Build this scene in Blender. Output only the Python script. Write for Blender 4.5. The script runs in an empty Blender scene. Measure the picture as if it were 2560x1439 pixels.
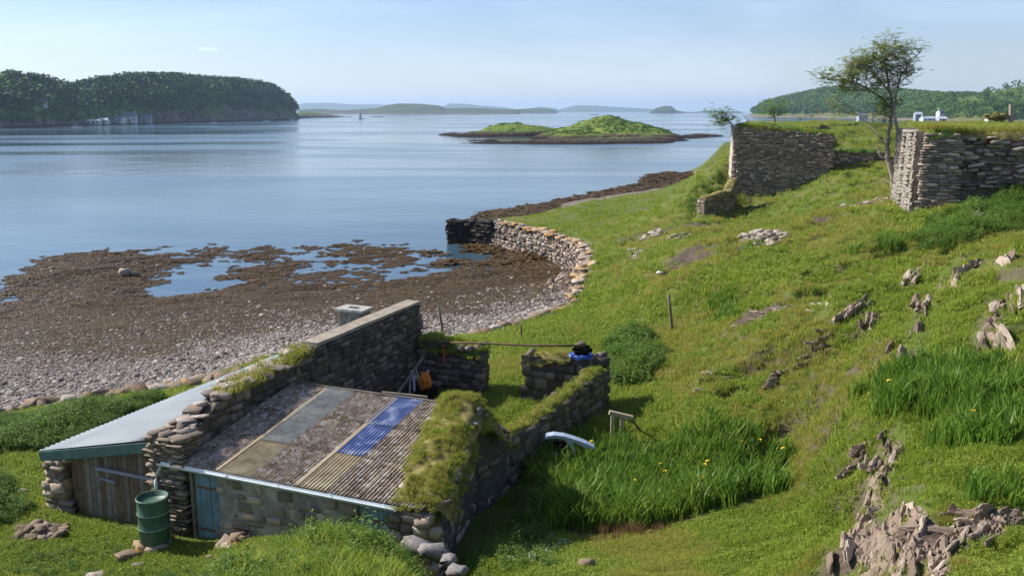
import bpy, math, random
import numpy as np
from mathutils import Vector, Matrix
SC = bpy.context.scene
COL = SC.collection
RNG = np.random.default_rng(7)
random.seed(7)
# ------------------------------------------------------------------ camera
F = 2217.0; CH = 10.4
PITCH = math.atan(442.0 / F)
CP, SP = math.cos(PITCH), math.sin(PITCH)
cam_d = bpy.data.cameras.new('camera'); cam = bpy.data.objects.new('camera', cam_d); COL.objects.link(cam)
cam_d.sensor_width = 36.0; cam_d.lens = 36.0 * F / 2560.0
cam_d.clip_start = 0.1; cam_d.clip_end = 60000
cam.location = (0, 0, CH); cam.rotation_euler = (math.pi / 2 - PITCH, 0, 0)
SC.camera = cam
# ------------------------------------------------------------------ render + view
SC.view_settings.view_transform = 'Standard'; SC.view_settings.look = 'None'
SC.view_settings.exposure = 0.5; SC.view_settings.gamma = 1.0
SC.view_settings.use_curve_mapping = False
SC.render.engine = 'CYCLES'
SC.cycles.max_bounces = 5; SC.cycles.diffuse_bounces = 3; SC.cycles.glossy_bounces = 2
SC.cycles.transmission_bounces = 3; SC.cycles.volume_bounces = 1; SC.cycles.transparent_max_bounces = 6
SC.cycles.use_denoising = True; SC.cycles.caustics_reflective = False; SC.cycles.caustics_refractive = False
SC.cycles.sample_clamp_indirect = 4.0
# ------------------------------------------------------------------ world + sun
SUN_AZ = math.radians(69)      # to the left of the view direction (+Y)
SUN_EL = math.radians(38)
world = bpy.data.worlds.new('World'); SC.world = world; world.use_nodes = True
wn, wl = world.node_tree.nodes, world.node_tree.links
wn.clear()
w_out = wn.new('ShaderNodeOutputWorld'); w_bg = wn.new('ShaderNodeBackground')
sky = wn.new('ShaderNodeTexSky'); sky.sky_type = 'NISHITA'; sky.sun_disc = False
sky.sun_elevation = SUN_EL; sky.sun_rotation = -SUN_AZ
sky.air_density = 1.0; sky.dust_density = 0.15; sky.ozone_density = 2.2; sky.altitude = 0
w_bg.inputs['Strength'].default_value = 0.098
tc = wn.new('ShaderNodeTexCoord')
mp = wn.new('ShaderNodeMapping'); mp.inputs['Scale'].default_value = (1.6, 1.6, 9.0); mp.inputs['Rotation'].default_value = (0.0, 0.12, 0.5)
wl.new(tc.outputs['Generated'], mp.inputs['Vector'])
cn = wn.new('ShaderNodeTexNoise'); cn.inputs['Scale'].default_value = 1.7; cn.inputs['Detail'].default_value = 7; cn.inputs['Roughness'].default_value = 0.55
cn.inputs['Distortion'].default_value = 0.6
wl.new(mp.outputs['Vector'], cn.inputs['Vector'])
cr = wn.new('ShaderNodeMapRange'); cr.inputs['From Min'].default_value = 0.44; cr.inputs['From Max'].default_value = 0.80
cr.inputs['To Max'].default_value = 0.32; cr.clamp = True
wl.new(cn.outputs['Fac'], cr.inputs['Value'])
# one small white cloud low over the headland
cdir = Vector(((520 - 1280) / F, CP - (123 - 719.5) / F * SP, -SP - (123 - 719.5) / F * CP)).normalized()
vsub = wn.new('ShaderNodeVectorMath'); vsub.operation = 'SUBTRACT'; vsub.inputs[1].default_value = cdir
wl.new(tc.outputs['Generated'], vsub.inputs[0])
vmul = wn.new('ShaderNodeVectorMath'); vmul.operation = 'MULTIPLY'; vmul.inputs[1].default_value = (60, 60, 330)
wl.new(vsub.outputs[0], vmul.inputs[0])
vlen = wn.new('ShaderNodeVectorMath'); vlen.operation = 'LENGTH'; wl.new(vmul.outputs[0], vlen.inputs[0])
nc2 = wn.new('ShaderNodeTexNoise'); nc2.inputs['Scale'].default_value = 140; nc2.inputs['Detail'].default_value = 3
wl.new(tc.outputs['Generated'], nc2.inputs['Vector'])
ma = wn.new('ShaderNodeMath'); ma.operation = 'MULTIPLY_ADD'; ma.inputs[1].default_value = 1.0
wl.new(nc2.outputs['Fac'], ma.inputs[0]); wl.new(vlen.outputs['Value'], ma.inputs[2])
cr2 = wn.new('ShaderNodeMapRange'); cr2.inputs['From Min'].default_value = 0.5; cr2.inputs['From Max'].default_value = 1.4
cr2.inputs['To Min'].default_value = 0.75; cr2.inputs['To Max'].default_value = 0.0; cr2.clamp = True
wl.new(ma.outputs[0], cr2.inputs['Value'])
mx = wn.new('ShaderNodeMath'); mx.operation = 'MAXIMUM'; wl.new(cr.outputs[0], mx.inputs[0]); wl.new(cr2.outputs[0], mx.inputs[1])
mixc = wn.new('ShaderNodeMix'); mixc.data_type = 'RGBA'; mixc.inputs['B'].default_value = (8.2, 9.3, 11.4, 1)
wl.new(mx.outputs[0], mixc.inputs['Factor']); tint = wn.new('ShaderNodeMix'); tint.data_type = 'RGBA'; tint.blend_type = 'MULTIPLY'; tint.inputs['Factor'].default_value = 1.0; tint.inputs['B'].default_value = (.86, .85, .98, 1)
wl.new(sky.outputs['Color'], tint.inputs['A']); wl.new(tint.outputs['Result'], mixc.inputs['A'])
wl.new(mixc.outputs['Result'], w_bg.inputs['Color']); wl.new(w_bg.outputs[0], w_out.inputs['Surface'])
sun_d = bpy.data.lights.new('sun', 'SUN'); sun = bpy.data.objects.new('sun', sun_d); COL.objects.link(sun)
sun_d.energy = 5.0; sun_d.angle = math.radians(0.6); sun_d.color = (1.0, 0.95, 0.87)
sdir = Vector((-math.sin(SUN_AZ) * math.cos(SUN_EL), math.cos(SUN_AZ) * math.cos(SUN_EL), math.sin(SUN_EL)))
sun.rotation_euler = sdir.to_track_quat('Z', 'Y').to_euler(); sun.location = (-20, 20, 30)

# ------------------------------------------------------------------ helpers
def ray(px, py):
    u, v = (px - 1280) / F, (py - 719.5) / F
    return u, CP - v * SP, -SP - v * CP
def Pz(px, py, z):
    a, b, c = ray(px, py); t = (z - CH) / c
    return Vector((a * t, b * t, z))
def Py(px, py, Y):
    a, b, c = ray(px, py); t = Y / b
    return Vector((a * t, Y, CH + c * t))
def tag(o, label=None, cat=None, group=None, kind=None):
    if label: o['label'] = label
    if cat: o['category'] = cat
    if group: o['group'] = group
    if kind: o['kind'] = kind
    return o
def empty(name, loc=(0, 0, 0), rz=0.0, **k):
    o = bpy.data.objects.new(name, None); COL.objects.link(o); o.location = loc; o.rotation_euler = (0, 0, rz)
    o.empty_display_size = 0.2
    return tag(o, **k)
def mesh_np(name, verts, faces, mat=None, smooth=False, loops=None):
    """verts Nx3 ; faces: MxK array (uniform) or list of index tuples"""
    me = bpy.data.meshes.new(name)
    verts = np.asarray(verts, dtype=np.float32)
    if isinstance(faces, np.ndarray):
        m, k = faces.shape
        me.vertices.add(len(verts)); me.vertices.foreach_set('co', verts.ravel())
        me.loops.add(m * k); me.loops.foreach_set('vertex_index', faces.astype(np.int32).ravel())
        me.polygons.add(m); me.polygons.foreach_set('loop_start', np.arange(0, m * k, k, dtype=np.int32))
        me.update(calc_edges=True)
    else:
        me.from_pydata([tuple(map(float, v)) for v in verts], [], [tuple(f) for f in faces]); me.update()
    if smooth: me.polygons.foreach_set('use_smooth', np.ones(len(me.polygons), dtype=bool))
    if mat is not None:
        for m_ in (mat if isinstance(mat, (list, tuple)) else [mat]): me.materials.append(m_)
    return me
def obj(name, me, parent=None, loc=None, rot=None, scale=None, **k):
    o = bpy.data.objects.new(name, me); COL.objects.link(o)
    if parent is not None: o.parent = parent
    if loc is not None: o.location = loc
    if rot is not None: o.rotation_euler = rot
    if scale is not None: o.scale = scale
    return tag(o, **k)
class MB:
    """collects simple shapes into one mesh"""
    def __init__(s): s.v = []; s.f = []
    def add(s, vs, fs):
        b = len(s.v); s.v += [tuple(v) for v in vs]; s.f += [tuple(i + b for i in f) for f in fs]
    def box(s, c, size, M=None, taper=0.0, jit=0.0):
        vs = []
        for z in (-.5, .5):
            for x, y in ((-.5, -.5), (.5, -.5), (.5, .5), (-.5, .5)):
                k = 1 - taper * (z + .5)
                vs.append(Vector((x * size[0] * k, y * size[1] * k, z * size[2])) + Vector([random.uniform(-jit, jit) for _ in range(3)]))
        if M is not None: vs = [M @ v for v in vs]
        vs = [v + Vector(c) for v in vs]
        s.add(vs, [(3, 2, 1, 0), (4, 5, 6, 7), (0, 1, 5, 4), (1, 2, 6, 5), (2, 3, 7, 6), (3, 0, 4, 7)])
    def bar(s, a, b, w, h=None):
        a, b = Vector(a), Vector(b); d = b - a; h = h or w
        M = d.to_track_quat('Z', 'Y').to_matrix()
        s.box((a + b) / 2, (w, h, d.length), M)
    def tube(s, pts, rs, n=8, cap=True):
        pts = [Vector(p) for p in pts]
        if not isinstance(rs, (list, tuple)): rs = [rs] * len(pts)
        b = len(s.v); up = Vector((0, 0, 1))
        for i, p in enumerate(pts):
            d = (pts[min(i + 1, len(pts) - 1)] - pts[max(i - 1, 0)]).normalized()
            x = d.cross(up if abs(d.z) < .95 else Vector((1, 0, 0))).normalized(); y = d.cross(x)
            for k in range(n):
                t = 2 * math.pi * k / n
                s.v.append(tuple(p + (x * math.cos(t) + y * math.sin(t)) * rs[i]))
        for i in range(len(pts) - 1):
            for k in range(n):
                k2 = (k + 1) % n
                s.f.append((b + i * n + k, b + i * n + k2, b + (i + 1) * n + k2, b + (i + 1) * n + k))
        if cap:
            s.f.append(tuple(b + k for k in range(n))[::-1]); s.f.append(tuple(b + (len(pts) - 1) * n + k for k in range(n)))
    def mesh(s, name, mat, smooth=False): return mesh_np(name, s.v, s.f, mat, smooth)
    def build(s, name, mat, parent=None, smooth=False, bevel=0.0, **k):
        o = obj(name, s.mesh(name, mat, smooth), parent, **k)
        if bevel:
            m = o.modifiers.new('bevel', 'BEVEL'); m.width = bevel; m.segments = 2; m.limit_method = 'ANGLE'
        return o
# ---- noise
_perm = RNG.permutation(512)
def vnoise(x, y, seed=0):
    x = np.asarray(x, float); y = np.asarray(y, float)
    xi = np.floor(x).astype(int); yi = np.floor(y).astype(int); xf = x - xi; yf = y - yi
    u = xf * xf * (3 - 2 * xf); v = yf * yf * (3 - 2 * yf)
    def h(a, b): return _perm[(_perm[(a + seed * 17) & 511] + b) & 511] / 255.5 - 1
    return (h(xi, yi) * (1 - u) + h(xi + 1, yi) * u) * (1 - v) + (h(xi, yi + 1) * (1 - u) + h(xi + 1, yi + 1) * u) * v
def fbm(x, y, sc, oct=4, seed=0, gain=.5):
    r = 0; a = 1; t = 0
    for i in range(oct):
        r = r + a * vnoise(x / sc + 13.1 * i, y / sc - 7.7 * i, seed + i); t += a; a *= gain; sc *= .5
    return r / t
def sstep(a, b, x):
    t = np.clip((x - a) / (b - a), 0, 1); return t * t * (3 - 2 * t)
# ---- materials
def ramp(nt, fac, stops, interp='LINEAR'):
    r = nt.nodes.new('ShaderNodeValToRGB'); r.color_ramp.interpolation = interp
    e = r.color_ramp.elements
    while len(e) < len(stops): e.new(0.5)
    for el, (p, c) in zip(e, stops): el.position = p; el.color = (*c, 1)
    nt.links.new(fac, r.inputs['Fac']); return r.outputs['Color']
def noise(nt, vec, scale, detail=4, rough=.5, dist=0.0):
    n = nt.nodes.new('ShaderNodeTexNoise'); n.inputs['Scale'].default_value = scale; n.inputs['Detail'].default_value = detail
    n.inputs['Roughness'].default_value = rough; n.inputs['Distortion'].default_value = dist
    if vec is not None: nt.links.new(vec, n.inputs['Vector'])
    return n.outputs['Fac']
def mixcol(nt, fac, a, b, mode='MIX'):
    m = nt.nodes.new('ShaderNodeMix'); m.data_type = 'RGBA'; m.blend_type = mode
    for s, v in (('Factor', fac), ('A', a), ('B', b)):
        if isinstance(v, (float, int)): m.inputs[s].default_value = v
        elif isinstance(v, tuple): m.inputs[s].default_value = (*v, 1)
        else: nt.links.new(v, m.inputs[s])
    return m.outputs['Result']
def mathn(nt, op, a, b=0.0, c=None):
    m = nt.nodes.new('ShaderNodeMath'); m.operation = op
    for i, v in enumerate((a, b) if c is None else (a, b, c)):
        if isinstance(v, (float, int)): m.inputs[i].default_value = v
        else: nt.links.new(v, m.inputs[i])
    return m.outputs[0]
def mrange(nt, v, a, b, c=0.0, d=1.0):
    m = nt.nodes.new('ShaderNodeMapRange'); m.clamp = True; nt.links.new(v, m.inputs['Value'])
    for k, x in (('From Min', a), ('From Max', b), ('To Min', c), ('To Max', d)): m.inputs[k].default_value = x
    return m.outputs[0]
def newmat(name, rough=.8, spec=.3):
    m = bpy.data.materials.new(name); m.use_nodes = True; nt = m.node_tree
    b = nt.nodes['Principled BSDF']; b.inputs['Roughness'].default_value = rough; b.inputs['Specular IOR Level'].default_value = spec
    return m, nt, b
def coords(nt, kind='Object', scale=None):
    if kind == 'World': o = nt.nodes.new('ShaderNodeNewGeometry').outputs['Position']
    else: o = nt.nodes.new('ShaderNodeTexCoord').outputs[kind]
    if scale is not None:
        m = nt.nodes.new('ShaderNodeMapping'); m.inputs['Scale'].default_value = scale; nt.links.new(o, m.inputs['Vector']); o = m.outputs['Vector']
    return o
def bump(nt, b, h, strength=.4, dist=.02):
    n = nt.nodes.new('ShaderNodeBump'); n.inputs['Strength'].default_value = strength; n.inputs['Distance'].default_value = dist
    nt.links.new(h, n.inputs['Height']); nt.links.new(n.outputs[0], b.inputs['Normal'])
def pieces_rand(nt):
    """a random value per object, instance and loose piece"""
    oi = nt.nodes.new('ShaderNodeObjectInfo'); g = nt.nodes.new('ShaderNodeNewGeometry')
    return mathn(nt, 'FRACT', mathn(nt, 'ADD', oi.outputs['Random'], g.outputs['Random Per Island']))
def simple(name, col, rough=.7, spec=.3, var=.25, nscale=8.0, metal=0.0, bmp=0.2):
    m, nt, b = newmat(name, rough, spec); v = coords(nt)
    n = noise(nt, v, nscale, 5, .6)
    c = ramp(nt, n, [(.3, tuple(x * (1 - var) for x in col)), (.7, tuple(min(1, x * (1 + var)) for x in col))])
    nt.links.new(c, b.inputs['Base Color']); b.inputs['Metallic'].default_value = metal
    if bmp: bump(nt, b, n, bmp, .01)
    return m
def stonemat(name, stops, lichen=None, lam=.62, nscale=9.0, white=None, wam=.66, patch=None):
    m, nt, b = newmat(name, .9, .2)
    r = pieces_rand(nt); v = coords(nt, 'World')
    c = ramp(nt, r, stops)
    n = noise(nt, v, nscale, 6, .65)
    c = mixcol(nt, .55, c, ramp(nt, n, [(.25, (.35, .33, .32)), (.5, (.5, .5, .5)), (.75, (.72, .7, .66))]), 'OVERLAY')
    if lichen:
        n2 = noise(nt, v, 2.3, 6, .7)
        c = mixcol(nt, mrange(nt, n2, lam, lam + .08, 0, .8), c, lichen)
    if white:
        n3 = noise(nt, v, 7.1, 5, .7)
        c = mixcol(nt, mrange(nt, n3, wam, wam + .05, 0, .85), c, white)
    if patch:
        n4 = noise(nt, v, .45, 4, .6)
        c = mixcol(nt, mrange(nt, n4, .48, .62, 0, patch[1]), c, patch[0])
    nt.links.new(c, b.inputs['Base Color']); bump(nt, b, n, .5, .02)
    return m
def leafmat(name, stops, trans=.35, rough=.55):
    m = bpy.data.materials.new(name); m.use_nodes = True; nt = m.node_tree
    b = nt.nodes['Principled BSDF']; b.inputs['Roughness'].default_value = rough; b.inputs['Specular IOR Level'].default_value = .25
    r = pieces_rand(nt)
    n = noise(nt, coords(nt, 'World'), .35, 4, .6)
    f = mathn(nt, 'MULTIPLY_ADD', r, .55, mathn(nt, 'MULTIPLY', n, .5))
    c = ramp(nt, f, stops)
    nt.links.new(c, b.inputs['Base Color'])
    t = nt.nodes.new('ShaderNodeBsdfTranslucent'); nt.links.new(c, t.inputs['Color'])
    mxs = nt.nodes.new('ShaderNodeMixShader'); mxs.inputs[0].default_value = trans
    nt.links.new(b.outputs[0], mxs.inputs[1]); nt.links.new(t.outputs[0], mxs.inputs[2])
    nt.links.new(mxs.outputs[0], nt.nodes['Material Output'].inputs['Surface'])
    return m
# ---- scattered stuff: real instanced meshes on points
def protos(name, meshes):
    c = bpy.data.collections.new(name)
    for i, me in enumerate(meshes):
        o = bpy.data.objects.new('%s_%02d' % (name, i), me); c.objects.link(o)
    return c
def scatter(name, coll, pts, sc, rot, parent=None, **k):
    pts = np.asarray(pts, np.float32); n = len(pts)
    me = bpy.data.meshes.new(name); me.vertices.add(n); me.vertices.foreach_set('co', pts.ravel())
    sc = np.asarray(sc, np.float32)
    if sc.ndim == 1: sc = np.repeat(sc[:, None], 3, 1)
    rot = np.asarray(rot, np.float32)
    if rot.ndim == 1: rot = np.stack([np.zeros(n), np.zeros(n), rot], 1).astype(np.float32)
    a = me.attributes.new('sc', 'FLOAT_VECTOR', 'POINT'); a.data.foreach_set('vector', sc.ravel())
    a = me.attributes.new('ro', 'FLOAT_VECTOR', 'POINT'); a.data.foreach_set('vector', rot.ravel())
    a = me.attributes.new('ix', 'INT', 'POINT'); a.data.foreach_set('value', RNG.integers(0, len(coll.objects), n).astype(np.int32))
    me.update()
    ng = bpy.data.node_groups.new(name, 'GeometryNodeTree')
    ng.interface.new_socket('Geometry', in_out='INPUT', socket_type='NodeSocketGeometry')
    ng.interface.new_socket('Geometry', in_out='OUTPUT', socket_type='NodeSocketGeometry')
    N, L = ng.nodes, ng.links
    gi, go = N.new('NodeGroupInput'), N.new('NodeGroupOutput')
    ci = N.new('GeometryNodeCollectionInfo'); ci.inputs['Collection'].default_value = coll
    ci.inputs['Separate Children'].default_value = True; ci.inputs['Reset Children'].default_value = True
    ip = N.new('GeometryNodeInstanceOnPoints'); ip.inputs['Pick Instance'].default_value = True
    def na(nm, t):
        x = N.new('GeometryNodeInputNamedAttribute'); x.data_type = t; x.inputs['Name'].default_value = nm; return x.outputs['Attribute']
    L.new(gi.outputs[0], ip.inputs['Points']); L.new(ci.outputs[0], ip.inputs['Instance'])
    L.new(na('ix', 'INT'), ip.inputs['Instance Index']); L.new(na('ro', 'FLOAT_VECTOR'), ip.inputs['Rotation'])
    L.new(na('sc', 'FLOAT_VECTOR'), ip.inputs['Scale']); L.new(ip.outputs[0], go.inputs[0])
    o = obj(name, me, parent, **k); md = o.modifiers.new('scatter', 'NODES'); md.node_group = ng
    return o
# ================================================================== TERRAIN
def poly_world(pts, z): return np.array([Pz(x, y, z)[:2] for x, y in pts])
# grass / shore line (photo pixels at about 1.8 m above the sea), from the left margin round the bay to the castle knoll
SHORE = np.vstack([[[-40, 22]], poly_world([(-300, 1085), (0, 1035), (130, 1003), (270, 985), (400, 972), (500, 945), (580, 915), (700, 880), (850, 862), (1000, 850), (1100, 842), (1210, 832), (1300, 806),
    (1345, 790), (1400, 768), (1440, 742), (1452, 700), (1462, 655), (1450, 618), (1385, 588), (1310, 565), (1240, 553), (1135, 552)], 1.8),
    poly_world([(1140, 546), (1235, 541), (1330, 537), (1380, 522), (1460, 503), (1560, 488), (1690, 474), (1760, 450)], 1.7), [[30, 150], [60, 260]]])
def seg_dist(P, A, B):
    d = B - A; t = np.clip(((P - A) @ d) / (d @ d), 0, 1); q = P - (A + t[:, None] * d); return np.hypot(q[:, 0], q[:, 1])
def inside(P, poly):
    c = np.zeros(len(P), bool); n = len(poly)
    for i in range(n):
        a, b = poly[i], poly[(i + 1) % n]
        if a[1] == b[1]: continue
        m = ((a[1] > P[:, 1]) != (b[1] > P[:, 1])) & (P[:, 0] < (b[0] - a[0]) * (P[:, 1] - a[1]) / (b[1] - a[1]) + a[0])
        c ^= m
    return c
LANDPOLY = np.vstack([SHORE, [[200, 260], [200, -10], [-40, -10]]])
def shore_sd(P):
    """signed distance: positive on land"""
    d = np.full(len(P), 1e9)
    for i in range(len(SHORE) - 1): d = np.minimum(d, seg_dist(P, SHORE[i], SHORE[i + 1]))
    return np.where(inside(P, LANDPOLY), d, -d)
def W(P): P = np.atleast_2d(P); return np.stack([P[:, 0] / (P[:, 1] + 6) * 2.2, np.log(P[:, 1] + 6)], 1)
class RBF:
    def __init__(s, pts, lam=1e-4):
        P = np.array([(p[0], p[1]) for p in pts]); z = np.array([p[2] for p in pts]); s.c = W(P); n = len(P)
        K = s.k(s.c) + lam * np.eye(n); Q = np.hstack([np.ones((n, 1)), s.c])
        A = np.block([[K, Q], [Q.T, np.zeros((3, 3))]])
        s.w = np.linalg.solve(A, np.concatenate([z, np.zeros(3)]))
    def k(s, p):
        r2 = ((p[:, None, :] - s.c[None]) ** 2).sum(2); return .5 * r2 * np.log(r2 + 1e-12)
    def __call__(s, P):
        out = np.empty(len(P))
        for i in range(0, len(P), 40000):
            q = W(P[i:i + 40000]); out[i:i + 40000] = s.k(q) @ s.w[:-3] + s.w[-3] + q @ s.w[-2:]
        return out
def zz(x, y, z): return tuple(Pz(x, y, z))
def yy(x, y, Y): return tuple(Py(x, y, Y))
LAND = RBF([zz(-300, 1080, 1.8), zz(-300, 1439, 2.3), zz(0, 1439, 2.3), zz(0, 1200, 2.15), zz(0, 1045, 1.85), zz(250, 1000, 1.85), zz(500, 945, 1.8), zz(800, 900, 1.9), zz(300, 1400, 2.2),
    zz(130, 1345, 2.15), zz(400, 1370, 2.2), zz(520, 1375, 2.25), zz(200, 1100, 2.0), zz(60, 1300, 2.15), zz(560, 1439, 2.75), zz(480, 1439, 2.35),
    (-6.3, 17, 2.25), (-3, 16, 2.3), (-2, 14.2, 2.4), (-9.5, 18, 2.1), (-8, 24, 1.95), (-4, 20, 2.3), (-2.5, 24, 2.35), (-5.5, 26.5, 1.9),
    (-4.4, 13.2, 3.0), (-3.2, 12.6, 3.7), (-2.2, 12.2, 3.95), (-1.6, 12.0, 3.8), (-3.0, 10.8, 4.2), (-1.5, 10.5, 4.5), (-4.4, 11.0, 3.3), (-3.5, 9.5, 4.6), (-1.2, 9.3, 4.8), (-5.6, 11.5, 2.7), (-6, 9, 3.2),
    (-0.75, 12.0, 2.9), (-0.2, 10.4, 3.6), (0.2, 9.3, 4.3), (0, 6, 6.2), (0, 3, 7.6), (5, 3, 8.0), (5, 6, 6.0), (-6, 5, 5.4), (-8, 3, 6.0), (8, 4, 7.6), (-12, 10, 3.0), (-16, 8, 4.0), (-20, 14, 2.4), (-4, 6, 6.0),
    (-0.6, 13.4, 2.4), (-0.2, 15.5, 2.2), (0.6, 18.5, 2.2), zz(1250, 1385, 2.6), zz(1350, 1345, 2.35), zz(1200, 1439, 2.8), zz(1600, 1439, 3.5), zz(1900, 1400, 3.7), zz(1500, 1345, 2.4), zz(1750, 1290, 2.6), zz(1980, 1130, 2.9), zz(1700, 1200, 2.3), zz(1450, 1200, 2.2),
    zz(1400, 1100, 2.25), zz(2050, 1230, 3.5), zz(1600, 1040, 2.6), zz(1560, 940, 2.6), zz(1660, 900, 3.0), zz(1800, 1040, 3.2), zz(1260, 950, 2.5), zz(1250, 1030, 2.4), zz(1320, 985, 2.5), zz(1450, 830, 2.5),
    yy(2050, 1439, 9.9), yy(2300, 1439, 9.2), yy(2560, 1439, 8.7), zz(2110, 1300, 4.3), zz(2200, 1130, 4.8), yy(2560, 1200, 10.6), yy(2560, 1000, 13.4), yy(2560, 800, 17.6), yy(2330, 1230, 10.9), zz(2300, 1000, 5.2), zz(2100, 1050, 4.1), zz(2000, 900, 4.2),
    zz(2300, 800, 5.3), yy(2560, 650, 23.5), zz(1800, 800, 3.4), zz(1850, 950, 3.5), zz(1500, 780, 2.3), zz(1350, 805, 2.0), zz(1210, 834, 1.85), zz(1450, 742, 1.9), zz(1490, 650, 2.2), zz(1680, 830, 2.9), zz(1700, 700, 3.7), zz(2000, 700, 4.9),
    zz(2300, 680, 5.7), yy(2560, 560, 33), (18.2, 40, 5.7), yy(2400, 560, 35), yy(2560, 480, 40), zz(2220, 505, 5.85), zz(2100, 600, 5.2), zz(1900, 600, 4.4), zz(1700, 590, 3.7), zz(1720, 545, 3.85), zz(1500, 600, 2.4), zz(1400, 565, 1.9), zz(1300, 556, 1.8),
    zz(1600, 540, 2.7), yy(1960, 484, 59.3), yy(2075, 428, 58.4), yy(1850, 488, 60), yy(2180, 405, 59), yy(2225, 440, 54), yy(1820, 430, 62), yy(1760, 460, 73), (17, 70, 7.2), (22, 78, 7.8), (30, 80, 8.6), yy(2140, 365, 64), yy(2140, 322, 75), yy(2240, 330, 72),
    zz(1460, 505, 1.7), zz(1560, 490, 1.9), yy(1700, 478, 88), zz(1600, 500, 2.3), (30, 95, 9.0), (60, 90, 9.3), (60, 60, 9.3), (30, 48, 7.6), (26, 130, 1.5), (60, 160, 3), (120, 120, 8), (120, 60, 9), (40, 30, 8), (60, 30, 10), (25, 15, 8), (100, 250, 3), (30, 250, 1)])
SEA = RBF([zz(-300, 1085, 1.6), zz(0, 1035, 1.6), zz(300, 985, 1.6), zz(500, 945, 1.6), zz(700, 880, 1.6), zz(1000, 845, 1.6), zz(1210, 835, 1.6), zz(1345, 795, 1.6), zz(1400, 765, 1.3), zz(1430, 735, 1.1), zz(1405, 700, .7),
    zz(0, 900, .95), zz(0, 850, .7), zz(300, 850, .65), zz(600, 800, .62), zz(900, 770, .6), zz(1200, 740, .55), zz(0, 785, .12), zz(-200, 800, .0), zz(-200, 720, -.6), zz(60, 740, .12), zz(200, 700, .2), zz(200, 740, .3), zz(400, 650, .08), zz(300, 670, .16), zz(40, 700, .0), zz(120, 650, .0),
    zz(350, 722, .02), zz(450, 715, -.22), zz(510, 700, -.2), zz(580, 690, -.06), zz(480, 745, .1), zz(600, 745, .26), zz(900, 735, .24), zz(800, 672, -.1), zz(950, 672, -.12), zz(1050, 668, -.08), zz(720, 690, -.06), zz(700, 638, .03), zz(560, 635, .02), zz(900, 628, .03), zz(1000, 636, .03),
    zz(1100, 700, .1), zz(1250, 700, .28), zz(1300, 650, .16), zz(1200, 648, -.1), zz(1130, 620, -.22), zz(1125, 655, -.1), zz(1130, 603, -.25), zz(1250, 620, .12), zz(1380, 685, .42), zz(1340, 640, .4), zz(1430, 660, .7),
    zz(0, 640, -1), zz(200, 612, -.9), zz(500, 590, -.9), zz(800, 585, -.8), zz(1050, 585, -.6), zz(1090, 560, -.9), zz(900, 500, -3), zz(0, 500, -4), zz(500, 450, -4), zz(1100, 520, -1), zz(1180, 535, -.35),
    zz(1250, 527, .0), zz(1250, 534, .35), zz(1350, 531, .5), zz(1330, 515, .05), zz(1420, 500, .1), zz(1500, 481, .02), zz(1600, 464, .04), zz(1690, 450, .04), zz(1760, 438, .02), zz(1450, 503, .8), zz(1560, 487, .8), zz(1690, 472, 1.0), zz(1300, 480, -2), zz(1500, 440, -3), zz(1700, 410, -4), (-60, 20, 0), (-80, 80, -4), (0, 260, -4), (26, 150, .2), (20, 250, -4)])
# castle platform behind the ruined walls
PLAT_L = np.array([[15.5, 61.5], [20.6, 59.6], [22.6, 66], [27, 76], [33, 85], [33, 90], [22.5, 88], [17, 66]])
PLAT_R = np.array([[18.9, 40.3], [24, 39.6], [60, 40], [90, 45], [90, 90], [38, 90], [37, 84], [27.6, 62], [20.9, 46.2]])
def poly_sd(P, poly):
    d = np.full(len(P), 1e9)
    for i in range(len(poly)): d = np.minimum(d, seg_dist(P, poly[i], poly[(i + 1) % len(poly)]))
    return np.where(inside(P, poly), d, -d)
HOLLOWS = [(*Pz(px, py, z)[:2], rx, ry, dp) for px, py, z, rx, ry, dp in ((1705, 668, 3.75, 1.35, .75, .55), (1585, 598, 3.0, .9, .8, .5), (1735, 555, 3.7, .5, 1.0, .35), (1800, 790, 3.5, .9, .35, .2), (1960, 985, 4.0, .55, .3, .22), (1830, 960, 3.6, .6, .3, .25), (2080, 1075, 4.1, .35, .5, .3), (2010, 760, 4.6, 1.0, .4, .3), (2350, 640, 5.8, 1.2, .6, .3), (2130, 720, 5.1, .9, .4, .25))]
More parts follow.
